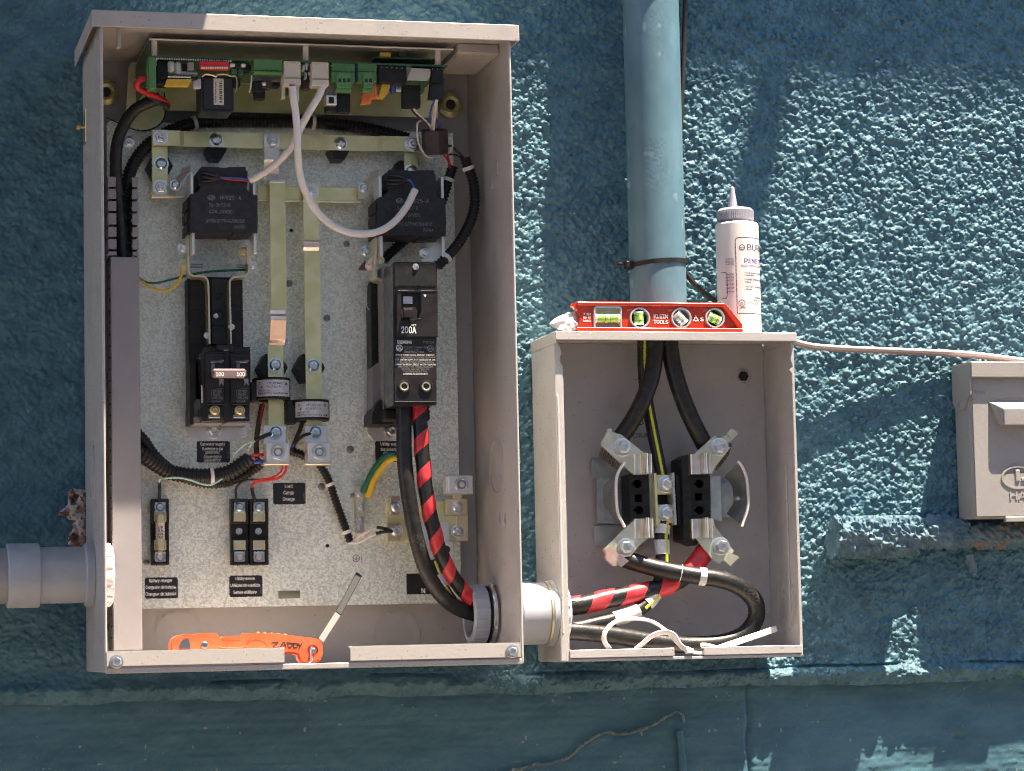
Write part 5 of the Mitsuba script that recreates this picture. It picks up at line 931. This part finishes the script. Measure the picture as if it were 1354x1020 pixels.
jaw_lug('upper left angled plated lug with a hex bolt, cable strands showing below it', [(795, 589), (809, 571), (822, 575), (849, 597), (862, 606), (862, 627), (838, 628), (820, 612)], (839.5, 600.5, 862.5, 626), (822.5, 591.8), [(799, 578), (804, 567), (809, 568), (809, 572), (805, 583), (800, 587), (794, 588.5)], 'lug_plate',
        [(794+i*4, 604+i*3.2) for i in range(6)], [(800, 576), (806, 566.5), (810, 568), (804, 581)])
jaw_lug('lower left angled plated lug with a hex bolt and pinkish copper end', [(798, 727), (826, 699), (841, 686), (863, 688), (864, 706), (845, 722), (824, 749), (812, 741)], (840.5, 686, 864.5, 712), (827, 724), [(799, 726), (806, 722), (832, 742), (822, 750), (801, 735)], 'copper_tab', [], [(800, 735), (813, 742), (816, 748), (812, 749.5), (802, 741)])
jaw_lug('upper right angled plated lug with a hex bolt and gold end tab', [(921, 598), (945, 576), (966, 592), (945, 619), (942, 627), (914, 627), (915, 605)], (915, 600.5, 942, 627), (951, 591.5), [(952.5, 580), (963, 573), (968, 582), (958, 589)], 'lug_plate', [(948+i*3.4, 622-i*4.6) for i in range(5)], [(961, 573), (967.5, 566.5), (977, 573.5), (968, 582)])
jaw_lug('lower right angled plated lug with a hex bolt and gold end tab', [(918, 709), (916, 690), (944, 688), (946, 697), (971, 729), (951, 746), (943, 741)], (916.5, 686, 943.5, 712), (952.8, 722.5), [(951, 738), (961, 729), (969, 735), (959, 744)], 'lug_plate', [], [(964, 730), (978, 737), (966, 749.5), (958, 742)])
scene['copper_tab'] = scene['copper']
# ---------------------------------------------------------------- cables of the smaller enclosure
def cable(label, seq, rpx, key='supply_cable', rings=True):
    k = thing(key, label, 'cable'); q = pts3(seq); part(k, 'jacket', tube(q, rpx*px(-.05), 20), 'rubber'); return k, q
cable('left thick black cable coming down from the pipe to the upper left lug', [(868, 440, -.052), (866, 470, -.052), (861, 500, -.054), (850, 530, -.056), (835, 558, -.052), (818, 582, -.046), (806, 598, -.040)], 11.2)
cable('right thick black cable coming down from the pipe to the upper right lug', [(884, 440, -.050), (888, 475, -.050), (897, 510, -.052), (910, 545, -.052), (924, 574, -.048), (938, 600, -.042)], 11.4)
k, q = cable('slim black cable with a yellow stripe from the pipe to the neutral channel', [(851, 440, -.044), (851, 480, -.042), (854, 520, -.040), (862, 565, -.040), (870, 605, -.042), (876, 636, -.042)], 8.2)
part(k, 'yellow_stripe', tube(q+np.array([-.0003, -.0058, 0]), 2.5*px(-.05), 8), 'wire_lime')
k, q = cable('black cable with yellow stripe and white tape from the neutral channel to the left nut', [(877, 690, -.044), (875, 712, -.046), (876, 738, -.048), (874, 762, -.050), (866, 785, -.052), (848, 804, -.056), (822, 816, -.060), (790, 824, -.064), (764, 830, -.068), (740, 833, -.070)], 9.0, 'neutral_cable')
part(k, 'yellow_stripe', tube(q[:6]+np.array([.0028, -.0072, -.0010]), 2.2*px(-.05), 8), 'wire_lime')
cc, ss = resample(spline(q), .001); rr = 9.0*px(-.05)
for a, b in ((4, 16), (22, 40), (82, 104), (116, 150)): part(k, 'white_tape', sweep(cc[a:min(b, len(cc)-2)], rr+.0009, 20, caps=False), 'tape_white')
k, q = cable('thick black cable looping round the lower right of the smaller enclosure', [(823, 738, -.050), (840, 744, -.052), (870, 752, -.060), (910, 760, -.066), (950, 766, -.068), (978, 776, -.066), (997, 794, -.062), (1000, 816, -.058), (985, 838, -.056), (955, 850, -.056), (910, 853, -.058), (860, 848, -.062), (810, 840, -.066), (770, 836, -.070), (738, 834, -.072)], 11.4, 'loop_cable')
cc, ss = resample(spline(q), .001)
for a, b in ((69, 71), (91, 100)): part(k, 'paint_mark', sweep(cc[a:b], 11.4*px(-.05)+.00035, 20, caps=False), 'tape_white')
k, q = cable('thick cable wrapped in red tape from the left nut to the lower right lug', [(738, 804, -.064), (768, 800, -.062), (800, 793, -.058), (835, 786, -.054), (868, 779, -.052), (896, 768, -.050), (915, 752, -.048), (930, 733, -.044), (940, 720, -.042)], 12.0, 'taped_cable')
part(k, 'red_tape', helix(q, 12.0*px(-.05), .0260, .0440, .010, length=.168, hand=-1), 'tape_red', smooth=True, label='red tape wound round the cable'); cc, ss = resample(spline(q), .001); part(k, 'red_tape', sweep(cc[-52:-10], 12.0*px(-.05)+.0007, 22, caps=False), 'tape_red', smooth=True)
k = thing('cable_tie_loop', 'white plastic strap curled in an open loop over the bottom lip', 'cable tie')
part(k, 'band', sweep(resample(spline(pts3([(806, 858, -.090), (800, 850, -.092), (798.5, 842, -.092), (802, 833, -.092), (811, 824, -.090), (823, 819.5, -.090), (839, 818.5, -.090), (852, 819.5, -.090), (864, 823, -.090), (874, 829, -.092), (882, 835.5, -.094), (888, 842, -.094), (896, 851, -.096), (905, 858, -.099), (918, 863, -.101), (930, 863.5, -.101)])), .002)[0], 3.6*px(-.09), 12, flat=.55), 'wire_white')
part(k, 'band', sweep(resample(spline(pts3([(840, 859, -.092), (850, 851, -.093), (860, 842.5, -.095), (872, 837, -.097), (884, 836.5, -.098), (892, 841, -.099), (897, 850, -.100), (904, 857, -.102), (912, 859.5, -.103)])), .002)[0], 4.2*px(-.09), 12, flat=.5), 'wire_white')
hd = P(911, 861, -.1035); part(k, 'tie_head', cbox(hd[0]-.004, hd[0]+.005, -.1065, -.099, hd[2]-.003, hd[2]+.003, .001), 'wire_white')
k = thing('white_strap', 'flat white plastic strap end leaning to the right over the bottom lip', 'strap')
a, b = P(948, 858, -.092), P(1027, 831.5, -.078); d = (b-a); L = np.linalg.norm(d); m = cbox(-L/2, L/2, -.0008, .0008, -.0036, .0036, .0005); m = moved(m, (a+b)/2, ry=-math.atan2(d[2], d[0]), rz=math.atan2(d[1], d[0])); part(k, 'band', m, 'wire_white')
part(k, 'tip', sweep(resample(spline(pts3([(926, 853, -.094), (934, 853, -.095), (942, 855, -.095), (950, 857.5, -.094)])), .002)[0], 3.4*px(-.09), 10, flat=.6), 'wire_white')

# ---------------------------------------------------------------- pipe, ties and cables on the wall
PX0, PY0, PR = .6590, -.0550, .0330
wp = thing('wall_pipe', 'teal painted upright pipe running down into the top of the smaller enclosure', 'pipe')
principled('teal_pipe', proc(lambda p, n, uv: mix(mix((.088, .172, .215), (.108, .200, .245), smoothstep(.3, .7, fbm(p.x*40, p.y*40, p.z*22))), (.34, .39, .40), 0.4*smoothstep(.70, .80, fbm(p.x*120+5, p.y*120, p.z*60, octaves=2))*smoothstep(.5, .62, noise(p.x*20, p.y*20, p.z*18)))), 0.42, bump=(lambda p, n, uv: fbm(p.x*330, p.y*330, p.z*330, octaves=2)*smoothstep(.35, .6, noise(p.x*18+4, p.y*18, p.z*14)), 0.00025))
part(wp, 'tube', lathe([(0, .3717), (PR, .3717), (PR, 2.5), (0, 2.5)], 72, 'z', (PX0, PY0, 0)), 'teal_pipe', smooth=40)
part(wp, 'collar', lathe([(PR-.002, .789), (PR+.0055, .789), (PR+.0065, .791), (PR+.0065, .868), (PR+.0055, .870), (PR-.002, .870), (PR-.002, .789)], 72, 'z', (PX0, PY0, 0)), 'teal_pipe', smooth=40)
for kk_, lab, z0, sq in ((0, 0, P(862, 345, PY0-PR)[2], None),):
    ti = thing('cable_tie', 'black cable tie strapped round the teal pipe, its tail pointing left', 'cable tie')
    th = np.linspace(0, 2*np.pi, 49); ringp = np.stack([PX0+(PR+.0008)*np.sin(th), PY0-(PR+.0008)*np.cos(th), z0+.0022*np.sin(th)+.001*np.cos(th)], 1)
    v, f = [], []
    for i, q in enumerate(ringp):
        o = np.array([math.sin(th[i]), -math.cos(th[i]), 0])
        for dr_, dz in ((0, -.0026), (.0010, -.0026), (.0010, .0026), (0, .0026)): v.append(q+o*dr_+np.array([0, 0, dz]))
    for i in range(len(ringp)-1):
        for j in range(4): a, b = i*4+j, i*4+(j+1) % 4; f += [[a, b, b+4], [a, b+4, a+4]]
    part(ti, 'band', trimesh.Trimesh(np.array(v), f, process=False), 'black_plastic', smooth=False)
    e0, e1 = np.array([PX0-PR-.0005, PY0-.004, z0-.0015]), P(817, 349, -.058)
    part(ti, 'head', cbox(e0[0]-.008, e0[0]+.002, -.066, -.054, z0-.006, z0+.003, .0015), 'black_plastic'); part(ti, 'tail', tube([e0, (e0+e1)/2+np.array([0, 0, .0008]), e1], .0018, 8), 'black_plastic')
    part(ti, 'tail_eye', lathe([(.0018, 0), (.0042, 0), (.0042, .003), (.0018, .003), (.0018, 0)], 18, 'y', e1+np.array([-.001, .0015, -.001])), 'black_plastic')
wire('thin_cable', 'thin black cable running down the wall behind the teal pipe to the white bottle', [(907, -30, -.012), (904.5, 60, -.012), (902, 120, -.014), (898.5, 200, -.018), (897, 270, -.026), (897, 330, -.034), (902, 352, -.040), (913, 370, -.040), (927, 384, -.036), (944, 397, -.030), (960, 408, -.024)], 3.4, 'brown_cable', 10, .004)
principled('brown_cable', (.022, .018, .017), 0.45)
k = thing('white_cable', 'thin twin white and brown cable running right from the smaller enclosure hood', 'cable')
seq = [(1046, 449, -.0290), (1055, 453, -.0275), (1069, 456.5, -.0258), (1083, 458.5, -.0245), (1120, 461, -.0212), (1170, 463, -.0168), (1220, 465, -.0123), (1255, 466.5, -.0098), (1290, 469, -.0092), (1330, 474, -.0092), (1400, 483, -.0092)]
part(k, 'white_core', tube(pts3([(u, v-.8, y-.0032) for u, v, y in seq]), .0027, 10), 'sheath_grey'); principled('sheath_grey', (.46, .42, .41), 0.45); part(k, 'brown_core', tube(pts3([(u, v+2.2, y+.0032) for u, v, y in seq]), .0027, 10), 'pale_brown'); principled('pale_brown', (.36, .22, .20), 0.45)
# horizontal pipe thick with old paint and render, and its coupling
def crusty(axis_pts, r, seed, amp, n=40, step=.0022, flat=1.0):
    m = tube(axis_pts, r, n, step); v = m.vertices; c = np.array(axis_pts); base = v.copy()
    nr = m.vertex_normals; d = amp*(np.clip((meshkit.fbm(base*210, 3, seed)-.40)*4.5, 0, 1)-.5)+.35*amp*(meshkit.fbm(base*480, 2, seed+1)-.5); m.vertices = v+nr*d[:, None]; return m
def _crust(p, n, uv):
    k = fbm(p.x*45, p.y*45, p.z*45); d = smoothstep(.50, .64, fbm(p.x*70+3, p.y*70, p.z*110, octaves=3))*smoothstep(1.045, 1.075, p.x)
    c = mix((.070, .140, .185), (.125, .205, .25), smoothstep(.3, .7, k))*(0.85+.3*noise(p.x*800, p.y*800, p.z*800))
    return mix(c, mix((.14, .08, .05), (.27, .23, .18), noise(p.x*260, p.y*260, p.z*260)), 0.8*d)
principled('crust_paint', proc(_crust), 0.65, spec=0.35)
hp = thing('crusted_pipe', 'lumpy teal painted pipe with a fat coupling, running sideways below the outlet box', 'pipe')
ca, cb_ = P(1101, 711, -.026), P(1211, 708, -.026); cb_[2] = ca[2]
q = crusty([ca, (ca+cb_)/2, cb_], .0245, 41, .0062, 72, .0014); v = q.vertices; v[:, 1] = np.where(v[:, 1] > -.004, -.004+.2*(v[:, 1]+.004), v[:, 1]); v[:, 2] = ca[2]+np.sign(v[:, 2]-ca[2])*np.minimum(np.abs(v[:, 2]-ca[2]), .0215+.15*np.abs(v[:, 2]-ca[2])); q.vertices = v
part(hp, 'coupling', q, 'crust_paint', smooth=True)
part(hp, 'neck', crusty([(cb_[0]-.004, -.003, ca[2]+.003), (cb_[0]+.010, -.003, ca[2]+.003)], .0150, 43, .0045, 48, .0016), 'crust_paint', smooth=True)
zpz = P(1300, 709, -.02)[2]
part(hp, 'tube', crusty([(cb_[0]+.008, -.002, ca[2]+.002), (1.08, -.003, zpz+.001), (1.16, -.004, zpz), (1.35, -.004, zpz)], .0152, 44, .0045, 48, .0018), 'crust_paint', smooth=True)
part(hp, 'tube', crusty([(cb_[0]+.024, -.002, ca[2]+.008), (1.02, -.003, ca[2]+.012), (1.055, -.002, ca[2]+.006)], .0150, 45, .0045, 48, .0018), 'crust_paint', smooth=True)
dd = P(1283, 742, -.010); part(hp, 'paint_drip', crusty([P(1280, 733, -.012), P(1284, 745, -.012), P(1287, 760, -.010)], .0050, 46, .0020), 'crust_paint', smooth=True)
# old wire painted over on the plinth
def _dusty(p, n, uv): return mix((.060, .105, .120), (.13, .165, .17), smoothstep(.35, .65, fbm(p.x*220, p.y*220, p.z*220)))
principled('dusty_paint', proc(_dusty), 0.7)
pw = thing('painted_wire', 'old wire painted onto the plinth, bent down at its right end', 'wire')
part(pw, 'wire', crusty([P(u, v, y) for u, v, y in ((600, 1040, .013), (690, 1016, .013), (735, 1008, .012), (754, 1000, .011), (768, 986, .010), (786, 974, .010), (803, 968, .009), (818, 971, .010), (838, 968, .010), (860, 960, .009), (880, 948, .008), (893, 941, .007), (902, 944, .008), (904, 956, .009))], .0020, 51, .0014, 12, .002), 'dusty_paint', smooth=True)
part(pw, 'conduit_stub', crusty([P(898, 965, .010), P(901, 990, .010), P(904, 1045, .010)], .0045, 52, .0012, 14, .003), 'teal_paint_low', smooth=True)
# broken render with two plug holes at the left of the larger enclosure
def _broken(p, n, uv):
    k = fbm(p.x*150, p.z*150, 2.0); c = mix((.50, .44, .36), (.30, .17, .15), smoothstep(.46, .56, k)); return mix(c, (.16, .07, .04), smoothstep(.60, .68, fbm(p.x*210+9, p.z*210, 4.0)))
principled('broken_render', proc(_broken), 0.85)
outline = [(92, 652), (97, 648), (102, 650), (112, 650), (116, 655), (116, 712), (113, 719), (100, 721), (92, 718), (94, 708), (100, 700), (97, 690), (90, 682), (80, 679), (88, 674), (92, 668)]
q = sg.Polygon(ppoly(outline, -.002)); minx, minz, maxx, maxz = q.bounds; cx, cz = [], []
X, Z = np.meshgrid(np.arange(minx-.004, maxx+.004, .0011), np.arange(minz-.004, maxz+.004, .0011), indexing='ij')
import shapely
pts = shapely.points(X.ravel(), Z.ravel()); dist = np.where(shapely.contains(q, pts), shapely.distance(q.exterior, pts), -shapely.distance(q.exterior, pts)).reshape(X.shape)
pp3 = np.stack([X*220, X*0, Z*220], -1); hgt = np.clip(dist/.004, -1, 1)*.004+.0045*meshkit.fbm(pp3, 3, 61)
for hu, hv in ((98.5, 660), (100.5, 711)):
    hc_ = P(hu, hv, -.004); d = np.hypot(X-hc_[0], Z-hc_[2]); hgt += .0030*np.exp(-((d-.0085)/.004)**2)-.012*np.exp(-(d/.0042)**4)
bm_ = grid_sheet(X[:, 0], Z[0], lambda a, b: hgt); fc = dist.ravel()[bm_.faces].min(1) > -.0028; bm_.update_faces(fc); bm_.remove_unreferenced_vertices()
part(wall, 'broken_patch', bm_, 'broken_render', smooth=True, label='broken bare patch of render with two plug holes')

# ---------------------------------------------------------------- things on the smaller enclosure's hood
HZ = Z2+.0101
lv = thing('spirit_level', 'short red spirit level with four vials lying on the smaller enclosure', 'level'); yl = -.1060
ol = [(764, 399.3), (954, 399), (961, 402.5), (982, 428.5), (982.5, 439.2), (762, 439.2), (763.5, 434), (767, 424), (767, 415), (763, 407), (757.5, 403.5), (759, 400)]
def lp(uv, y=yl): return [(P(u, v, y)[0], P(u, v, y)[2]-P(860, 439.2, y)[2]+HZ) for u, v in uv]
dz = HZ-P(860, 439.2, yl)[2]; body = sg.Polygon(lp(ol)); win = []
def circ(u, v, r): c = P(u, v, yl); return sg.Point(c[0], c[2]+dz).buffer(r*px(yl), 16)
win = [sg.Polygon(lp([(790, 408.5), (819, 408.5), (819, 431), (790, 431)])).buffer(.0024), circ(847, 420, 12.5), circ(901.8, 420, 12.5), circ(946.3, 420, 12)]
part(lv, 'web', prism(body.difference(unary_union(win)), yl+.0040, yl+.0150, .0004), 'level_red', smooth=False)
for v0, v1 in ((399, 404.5), (432.5, 439.2)):
    u0, u1 = (764, 958) if v0 < 410 else (763, 982); zA, zB = P(860, v1, yl)[2]+dz, P(860, v0, yl)[2]+dz
    m = trimesh.creation.extrude_polygon(sg.box(yl+.0022, zA+.0022, yl+.0168, zB-.0022).buffer(.0022, 10), P(u1, v0, yl)[0]-P(u0, v0, yl)[0], engine='earcut'); vv = m.vertices.copy(); m.vertices = np.stack([P(u0, v0, yl)[0]+vv[:, 2], vv[:, 0], vv[:, 1]], 1); m.fix_normals(); part(lv, 'rail', m, 'level_red', smooth=40)
part(lv, 'end_slope', prism(sg.Polygon(lp([(952, 399), (960.5, 402.5), (982, 428.5), (982, 434), (976, 434), (955, 406)])), yl+.0006, yl+.0185, .0010), 'level_red', smooth=False)
for i, (w, mt) in enumerate(zip(win, ('vial_green', 'vial_green', 'vial_clear', 'vial_green'))):
    part(lv, 'bezel', prism(w.buffer(.0012).difference(w.buffer(-.0008)), yl+.0015, yl+.0160, .0005), 'vial_bezel', smooth=False)
    part(lv, 'vial_backing', prism(w.buffer(-.0004), yl+.0120, yl+.0140), ('print_white', 'dark_bore', 'cap_grey', 'dark_bore')[i], smooth=False)
    c = w.centroid; Lh, rv = (.0145, .0058) if i == 0 else (.0078, .0058); rot = (0, math.pi/2, math.radians(-48), math.radians(-24))[i]
    def vl(prof): m = lathe([(r, h) for r, h in prof], 20, 'x', (0, 0, 0)); return moved(m, (c.x, yl+.0072, c.y), ry=-rot)
    vk = part(lv, 'vial', vl([(0, -Lh), (rv*.9, -Lh), (rv, -Lh+.0008), (rv, Lh-.0008), (rv*.9, Lh), (0, Lh)]), mt)
    for s_ in (-1, 1):
        part(vk, 'end_cap', vl([(0, s_*Lh), (rv*1.04, s_*Lh), (rv*1.04, s_*(Lh-.0022)), (0, s_*(Lh-.0022))]), 'print_white'); part(vk, 'line', vl([(rv*1.02, s_*.0030), (rv*1.02, s_*.0035), (rv*.9, s_*.0033)]), 'print_black')
    part(vk, 'bubble', moved(lathe([(0, -.0028), (.0014, -.0022), (.0017, 0), (.0014, .0022), (0, .0028)], 14, 'x', (0, 0, 0)), (c.x, yl+.0072-rv*.92, c.y+.0006), ry=-rot), 'vial_pale')
principled('vial_pale', (.80, .86, .45), 0.15)
def ltext(t, u, v, h, w, m='print_white'): s = px(yl); part(lv, 'lettering', letters(t, h*s, P(u, v, yl)*np.array([1, 0, 1])+np.array([0, yl+.0040, dz]), .0004, True, width=w*s), m, smooth=False)
ltext('KLEIN', 865.3, 420, 5.0, 19.5); ltext('TOOLS', 865.3, 427.5, 5.0, 20)
for t, v in (('7 IN', 416), ('REF 93', 420.5), ('MAG', 425)): ltext(t, 772, v, 2.8, 10)
for t, u in (('90°', 830), ('45°', 884), ('30°', 931)): ltext(t, u, 411, 3.0, 7, 'part_orange')
part(lv, 'warning_mark', prism(sg.Polygon(lp([(917.5, 424), (925.5, 424), (921.5, 416)])).difference(sg.Polygon(lp([(919.4, 422.9), (923.6, 422.9), (921.5, 418.6)]))), yl+.0035, yl+.0042), 'print_white', smooth=False); ltext('S', 927, 424, 5.5, 4.5)
bo = thing('bottle', 'white plastic bottle with a pointed grey nozzle standing behind the level', 'bottle')
bc = P(979, 438, -.060); BX, BYy, br_ = bc[0]-.0000, -.0580, 28.6*px(-.058)
zz = lambda v: P(979, v, BYy)[2]; z0 = HZ; zs = zz(296)
part(bo, 'body', lathe([(0, z0), (br_-.002, z0), (br_, z0+.002), (br_, zs-.003), (br_-.0012, zs-.0008), (br_-.003, zs), (.018, zs+.0008), (0, zs+.0008)], 128, 'z', (BX, BYy, 0)), 'bottle_white', smooth=40)
part(bo, 'neck', lathe([(0, zs), (.0185, zs), (.0185, zz(291)), (0, zz(291))], 40, 'z', (BX, BYy, 0)), 'cap_grey')
cr = 24*px(-.058); cap = part(bo, 'cap', lathe([(0, zz(292.5)), (cr, zz(292.5)), (cr, zz(280)), (cr-.0022, zz(277)), (0, zz(276.5))], 48, 'z', (BX-.0015, BYy, 0)), 'cap_grey')
part(cap, 'ridge', [cbox(BX-.0015+cr*math.cos(a)-.0005, BX-.0015+cr*math.cos(a)+.0005, BYy+cr*math.sin(a)-.0005, BYy+cr*math.sin(a)+.0005, zz(291.5), zz(280), .0002) for a in np.linspace(0, 2*math.pi, 64, endpoint=False)], 'cap_grey', kind='stuff')
part(bo, 'nozzle', lathe([(0, zz(277)), (6.6*px(-.06), zz(277)), (6.2*px(-.06), zz(273)), (3.1*px(-.06), zz(252.5)), (2.6*px(-.06), zz(249)), (1.4*px(-.06), zz(247.5)), (0, zz(247.3))], 28, 'z', (BX-.0042, BYy, 0)), 'cap_grey')
bsc = px(BYy-br_)
def bwrap(m, th0, z):
    """Bends flat lettering (x right, y up) round the bottle; th0 is the angle of x = 0 from the side that faces along -y."""
    v = m.vertices.copy(); th = th0+v[:, 0]/br_; rr = br_+.00018+v[:, 2]; m.vertices = np.stack([BX+rr*np.sin(th), BYy-rr*np.cos(th), z+v[:, 1]], 1); return m
def btext(t, th0, v, h, wpx, mat, bold=True): m = meshkit.text_mesh(t, h*bsc, .00012, bold); m.vertices[:, 0] *= wpx*bsc/m.vertices[:, 0].max(); part(bo, 'lettering', bwrap(m, th0, zz(v)), mat, smooth=False)
def bline(pts, th0, w=.0009):
    pth = sg.LineString(pts).segmentize(.002) if hasattr(sg.LineString(pts), 'segmentize') else sg.LineString(pts); m = trimesh.creation.extrude_polygon(pth.buffer(w/2), .00012, engine='earcut'); m = m.subdivide_to_size(.003); return bwrap(m, th0, 0)
TH = -.42                                                    # left edge of the front label
zt_, zb_ = zz(318.5), zz(418)
part(bo, 'label_frame', cat(bline([(.045, zt_), (.003, zt_), (.001, zt_-.001), (0, zt_-.003), (0, zb_), (.045, zb_)], TH)), 'print_dark', smooth=False)
part(bo, 'label_frame', bline([(-.020, zz(363)), (-.013, zz(363)), (-.0115, zz(365)), (-.0115, zz(392)), (-.013, zz(397)), (-.020, zz(397))], TH), 'print_dark', smooth=False)
btext('BURNDY', TH+.50, 335, 8.0, 52, 'print_dark'); btext('PENETROX', TH+.36, 352, 6.0, 50, 'print_violet'); btext('ELECTRICAL JOINT COMPOUND', TH+.24, 357, 2.8, 62, 'print_dark', False); principled('print_violet', (.12, .08, .26), 0.5)
for t, v, w in (('For all types of conductors', 366, 34), ('connections', 369, 15), ('Exhibits penetrating and', 374.5, 33), ('build up', 378, 10), ('For use in all weather', 384, 32), ('climates', 387.5, 11)): btext('-'+t, TH+.36, v, 2.6, w, 'print_dark', False)
for t, v, w in (('Catalog', 398, 16), ('P8A-8 oz', 402, 18), ('USA', 406, 10)): btext(t, TH+.80, v, 2.6, w, 'print_dark', False)
for v in (347, 350.5, 354, 367, 371, 375, 380, 385, 390): btext('use with care', TH-.52, v, 2.4, 12, 'print_dark', False)
def bring(th, v, r, w): m = trimesh.creation.extrude_polygon(sg.Point(0, 0).buffer(r*bsc, 16).difference(sg.Point(0, 0).buffer((r-w)*bsc, 16)), .00012, engine='earcut'); return bwrap(m, th, zz(v))
part(bo, 'emblem', cat(bring(TH+.30, 331.5, 4.2, 1.1), bwrap(trimesh.creation.extrude_polygon(sg.box(-3.6*bsc, -.5*bsc, 3.6*bsc, .6*bsc), .00013, engine='earcut'), TH+.30, zz(331.5)), bwrap(trimesh.creation.extrude_polygon(sg.box(-2.5*bsc, -2.6*bsc, 2.5*bsc, -1.6*bsc), .00013, engine='earcut'), TH+.30, zz(331.5))), 'print_dark', smooth=False)
part(bo, 'approval_mark', cat(bring(TH+.22, 404.5, 4.6, .8)), 'print_dark', smooth=False); btext('UL', TH+.135, 406.5, 3.6, 4.2, 'print_dark'); btext('LISTED', TH+.10, 411.5, 2.0, 8.5, 'print_dark'); btext('90°C', TH+.52, 405.5, 2.4, 7, 'print_dark', False)
pt = thing('putty_lump', 'crumpled pale grey lump of sealing putty at the left end of the level', 'putty')
m = trimesh.convex.convex_hull(np.array([P(u, v, y) for u, v, y in ((726, 428, -.085), (738, 419, -.088), (752, 416, -.088), (762, 411, -.085), (767, 415, -.090), (766, 436, -.100), (748, 438, -.102), (740, 436, -.100), (733, 432, -.09), (730, 430, -.07), (760, 414, -.07), (764, 436, -.07), (742, 425, -.101), (756, 421, -.103))]))
m = m.subdivide_to_size(.0026); nz = m.vertex_normals; m.vertices = m.vertices+nz*(.0055*(meshkit.fbm(m.vertices*110, 3, 71)-.5)+.004*np.abs(meshkit.fbm(m.vertices*60, 2, 72)-.5))[:, None]; m.vertices[:, 2] += HZ-m.vertices[:, 2].min()-.0004; part(pt, 'lump', m, 'putty', smooth=45)

# ---------------------------------------------------------------- knife and strap behind the lip of the larger enclosure
kn = thing('utility_knife', 'orange utility knife with ZADDY written on it, lying behind the bottom lip', 'knife'); yk = -.1940
up = [(225, 866), (225, 851), (228, 845), (234, 841), (244, 839.3), (258, 838.8), (264, 837.6), (286, 837.6), (289, 840), (292, 845.5), (296, 847.2), (316, 847.2), (319, 843), (321, 838.4), (334, 837.2), (346, 837.6), (366, 838), (386, 840.5), (407, 843.2), (418, 844), (424, 847.5), (427, 853), (427, 866), (424, 873), (417, 877.5), (399, 877.8), (395, 873), (393.5, 866.5), (388, 865.2), (372, 865.2), (360, 869), (300, 870), (240, 870)]
hl = circ0 = sg.Point(P(413.5, 860, yk)[0], P(413.5, 860, yk)[2]).buffer(4.4*px(yk), 14)
kb = sg.Polygon(ppoly(up, yk)); part(kn, 'handle', prism(kb.difference(hl), yk, yk+.0150, .0022), 'knife_orange', smooth=30)
part(kn, 'blade_slider', prism(ppoly([(236, 858), (238, 851), (243, 845), (249, 843.5), (251, 850), (252, 858)], yk-.0012), yk-.0014, yk+.004, .0006), 'steel_dark')
part(kn, 'thumb_slide', prism(ppoly([(291, 845.5), (295, 841.5), (317, 841), (318, 846.5), (315, 848), (296, 848)], yk+.004), yk+.0030, yk+.013, .0010), 'knife_orange')
part(kn, 'grip_scallop', [moved(trimesh.creation.icosphere(2, .0026), P(u, 838.8+(u-340)*.07, yk+.006)) for u in (341, 350, 359, 368, 377)], 'knife_orange', kind='stuff')
part(kn, 'grip_ring', ring(P(339, 862, yk)[0], P(339, 862, yk)[2], 16*px(yk), .9*px(yk), yk-.0004, yk+.001, 40), 'knife_orange'); part(kn, 'edge_line', sweep(spline(pts3([(290, 856, yk-.0002), (300, 857, yk-.0002), (322, 856, yk-.0002), (327, 848, yk-.0002), (331, 842, yk-.0002)]), 6), .0006, 6), 'knife_orange')
sc_ = P(270.5, 853.5, yk); k2 = part(kn, 'pivot_screw', lathe([(0, -.001), (.0036, -.001), (.0040, .0006), (.0026, .0014), (0, .0012)], 18, 'y', sc_), 'steel_dark'); part(kn, 'eyelet', prism(hl.difference(hl.buffer(-.0010)), yk-.0012, yk+.015, .0003), 'zinc_bright')
part(kn, 'lanyard_wire', sweep(spline(pts3([(412.5, 855, yk-.002), (411.5, 864, yk-.003), (412, 872, yk-.003), (408, 876.5, yk-.002)]), 6), .0012, 8), 'zinc_bright')
s = px(yk)
def stroke(pts): return sweep(spline(pts3([(u, v, yk-.0001) for u, v in pts]), 5), .00055, 6)
hand = [[(359, 850), (367.5, 849.3), (361, 855.8), (369.5, 855.2)], [(370.5, 855.5), (375.5, 848.8), (378, 855.8)], [(371.5, 853.2), (378, 853)], [(380.5, 849.5), (381, 856.2)], [(379, 849.8), (385.5, 850.5), (386, 854.5), (380.6, 856.4)], [(388, 850), (388.2, 856.8)], [(387, 850.2), (393, 851.2), (393, 855), (388, 856.8)], [(394.5, 850.8), (397, 854.2)], [(400, 850.2), (397, 854.4), (395, 858.6)]]
part(kn, 'handwriting', [stroke(h) for h in hand], 'print_black', kind='stuff', label='ZADDY in dark marker')
st = thing('flat_strap', 'flat strap, dark above and pale below, leaning behind the orange knife', 'strap')
a, b, cpt = P(475, 759, -.100), P(447, 812, -.135), P(424, 848, -.165)
def flatbar(p, q, w, t):
    d = q-p; L = np.linalg.norm(d); m = cbox(-w/2, w/2, -t/2, t/2, -L/2, L/2, .0008); z = d/L; x = np.cross([0, 1, 0], z); x /= np.linalg.norm(x); M = np.eye(4); M[:3, 0], M[:3, 1], M[:3, 2], M[:3, 3] = x, np.cross(z, x), z, (p+q)/2; m.apply_transform(M); return m
part(st, 'dark_half', flatbar(a, b, .0075, .0022), 'strap_dark'); part(st, 'pale_half', flatbar(b, cpt, .0070, .0020), 'strap_pale'); principled('strap_dark', (.020, .020, .022), 0.5); principled('strap_pale', (.24, .195, .19), 0.4)
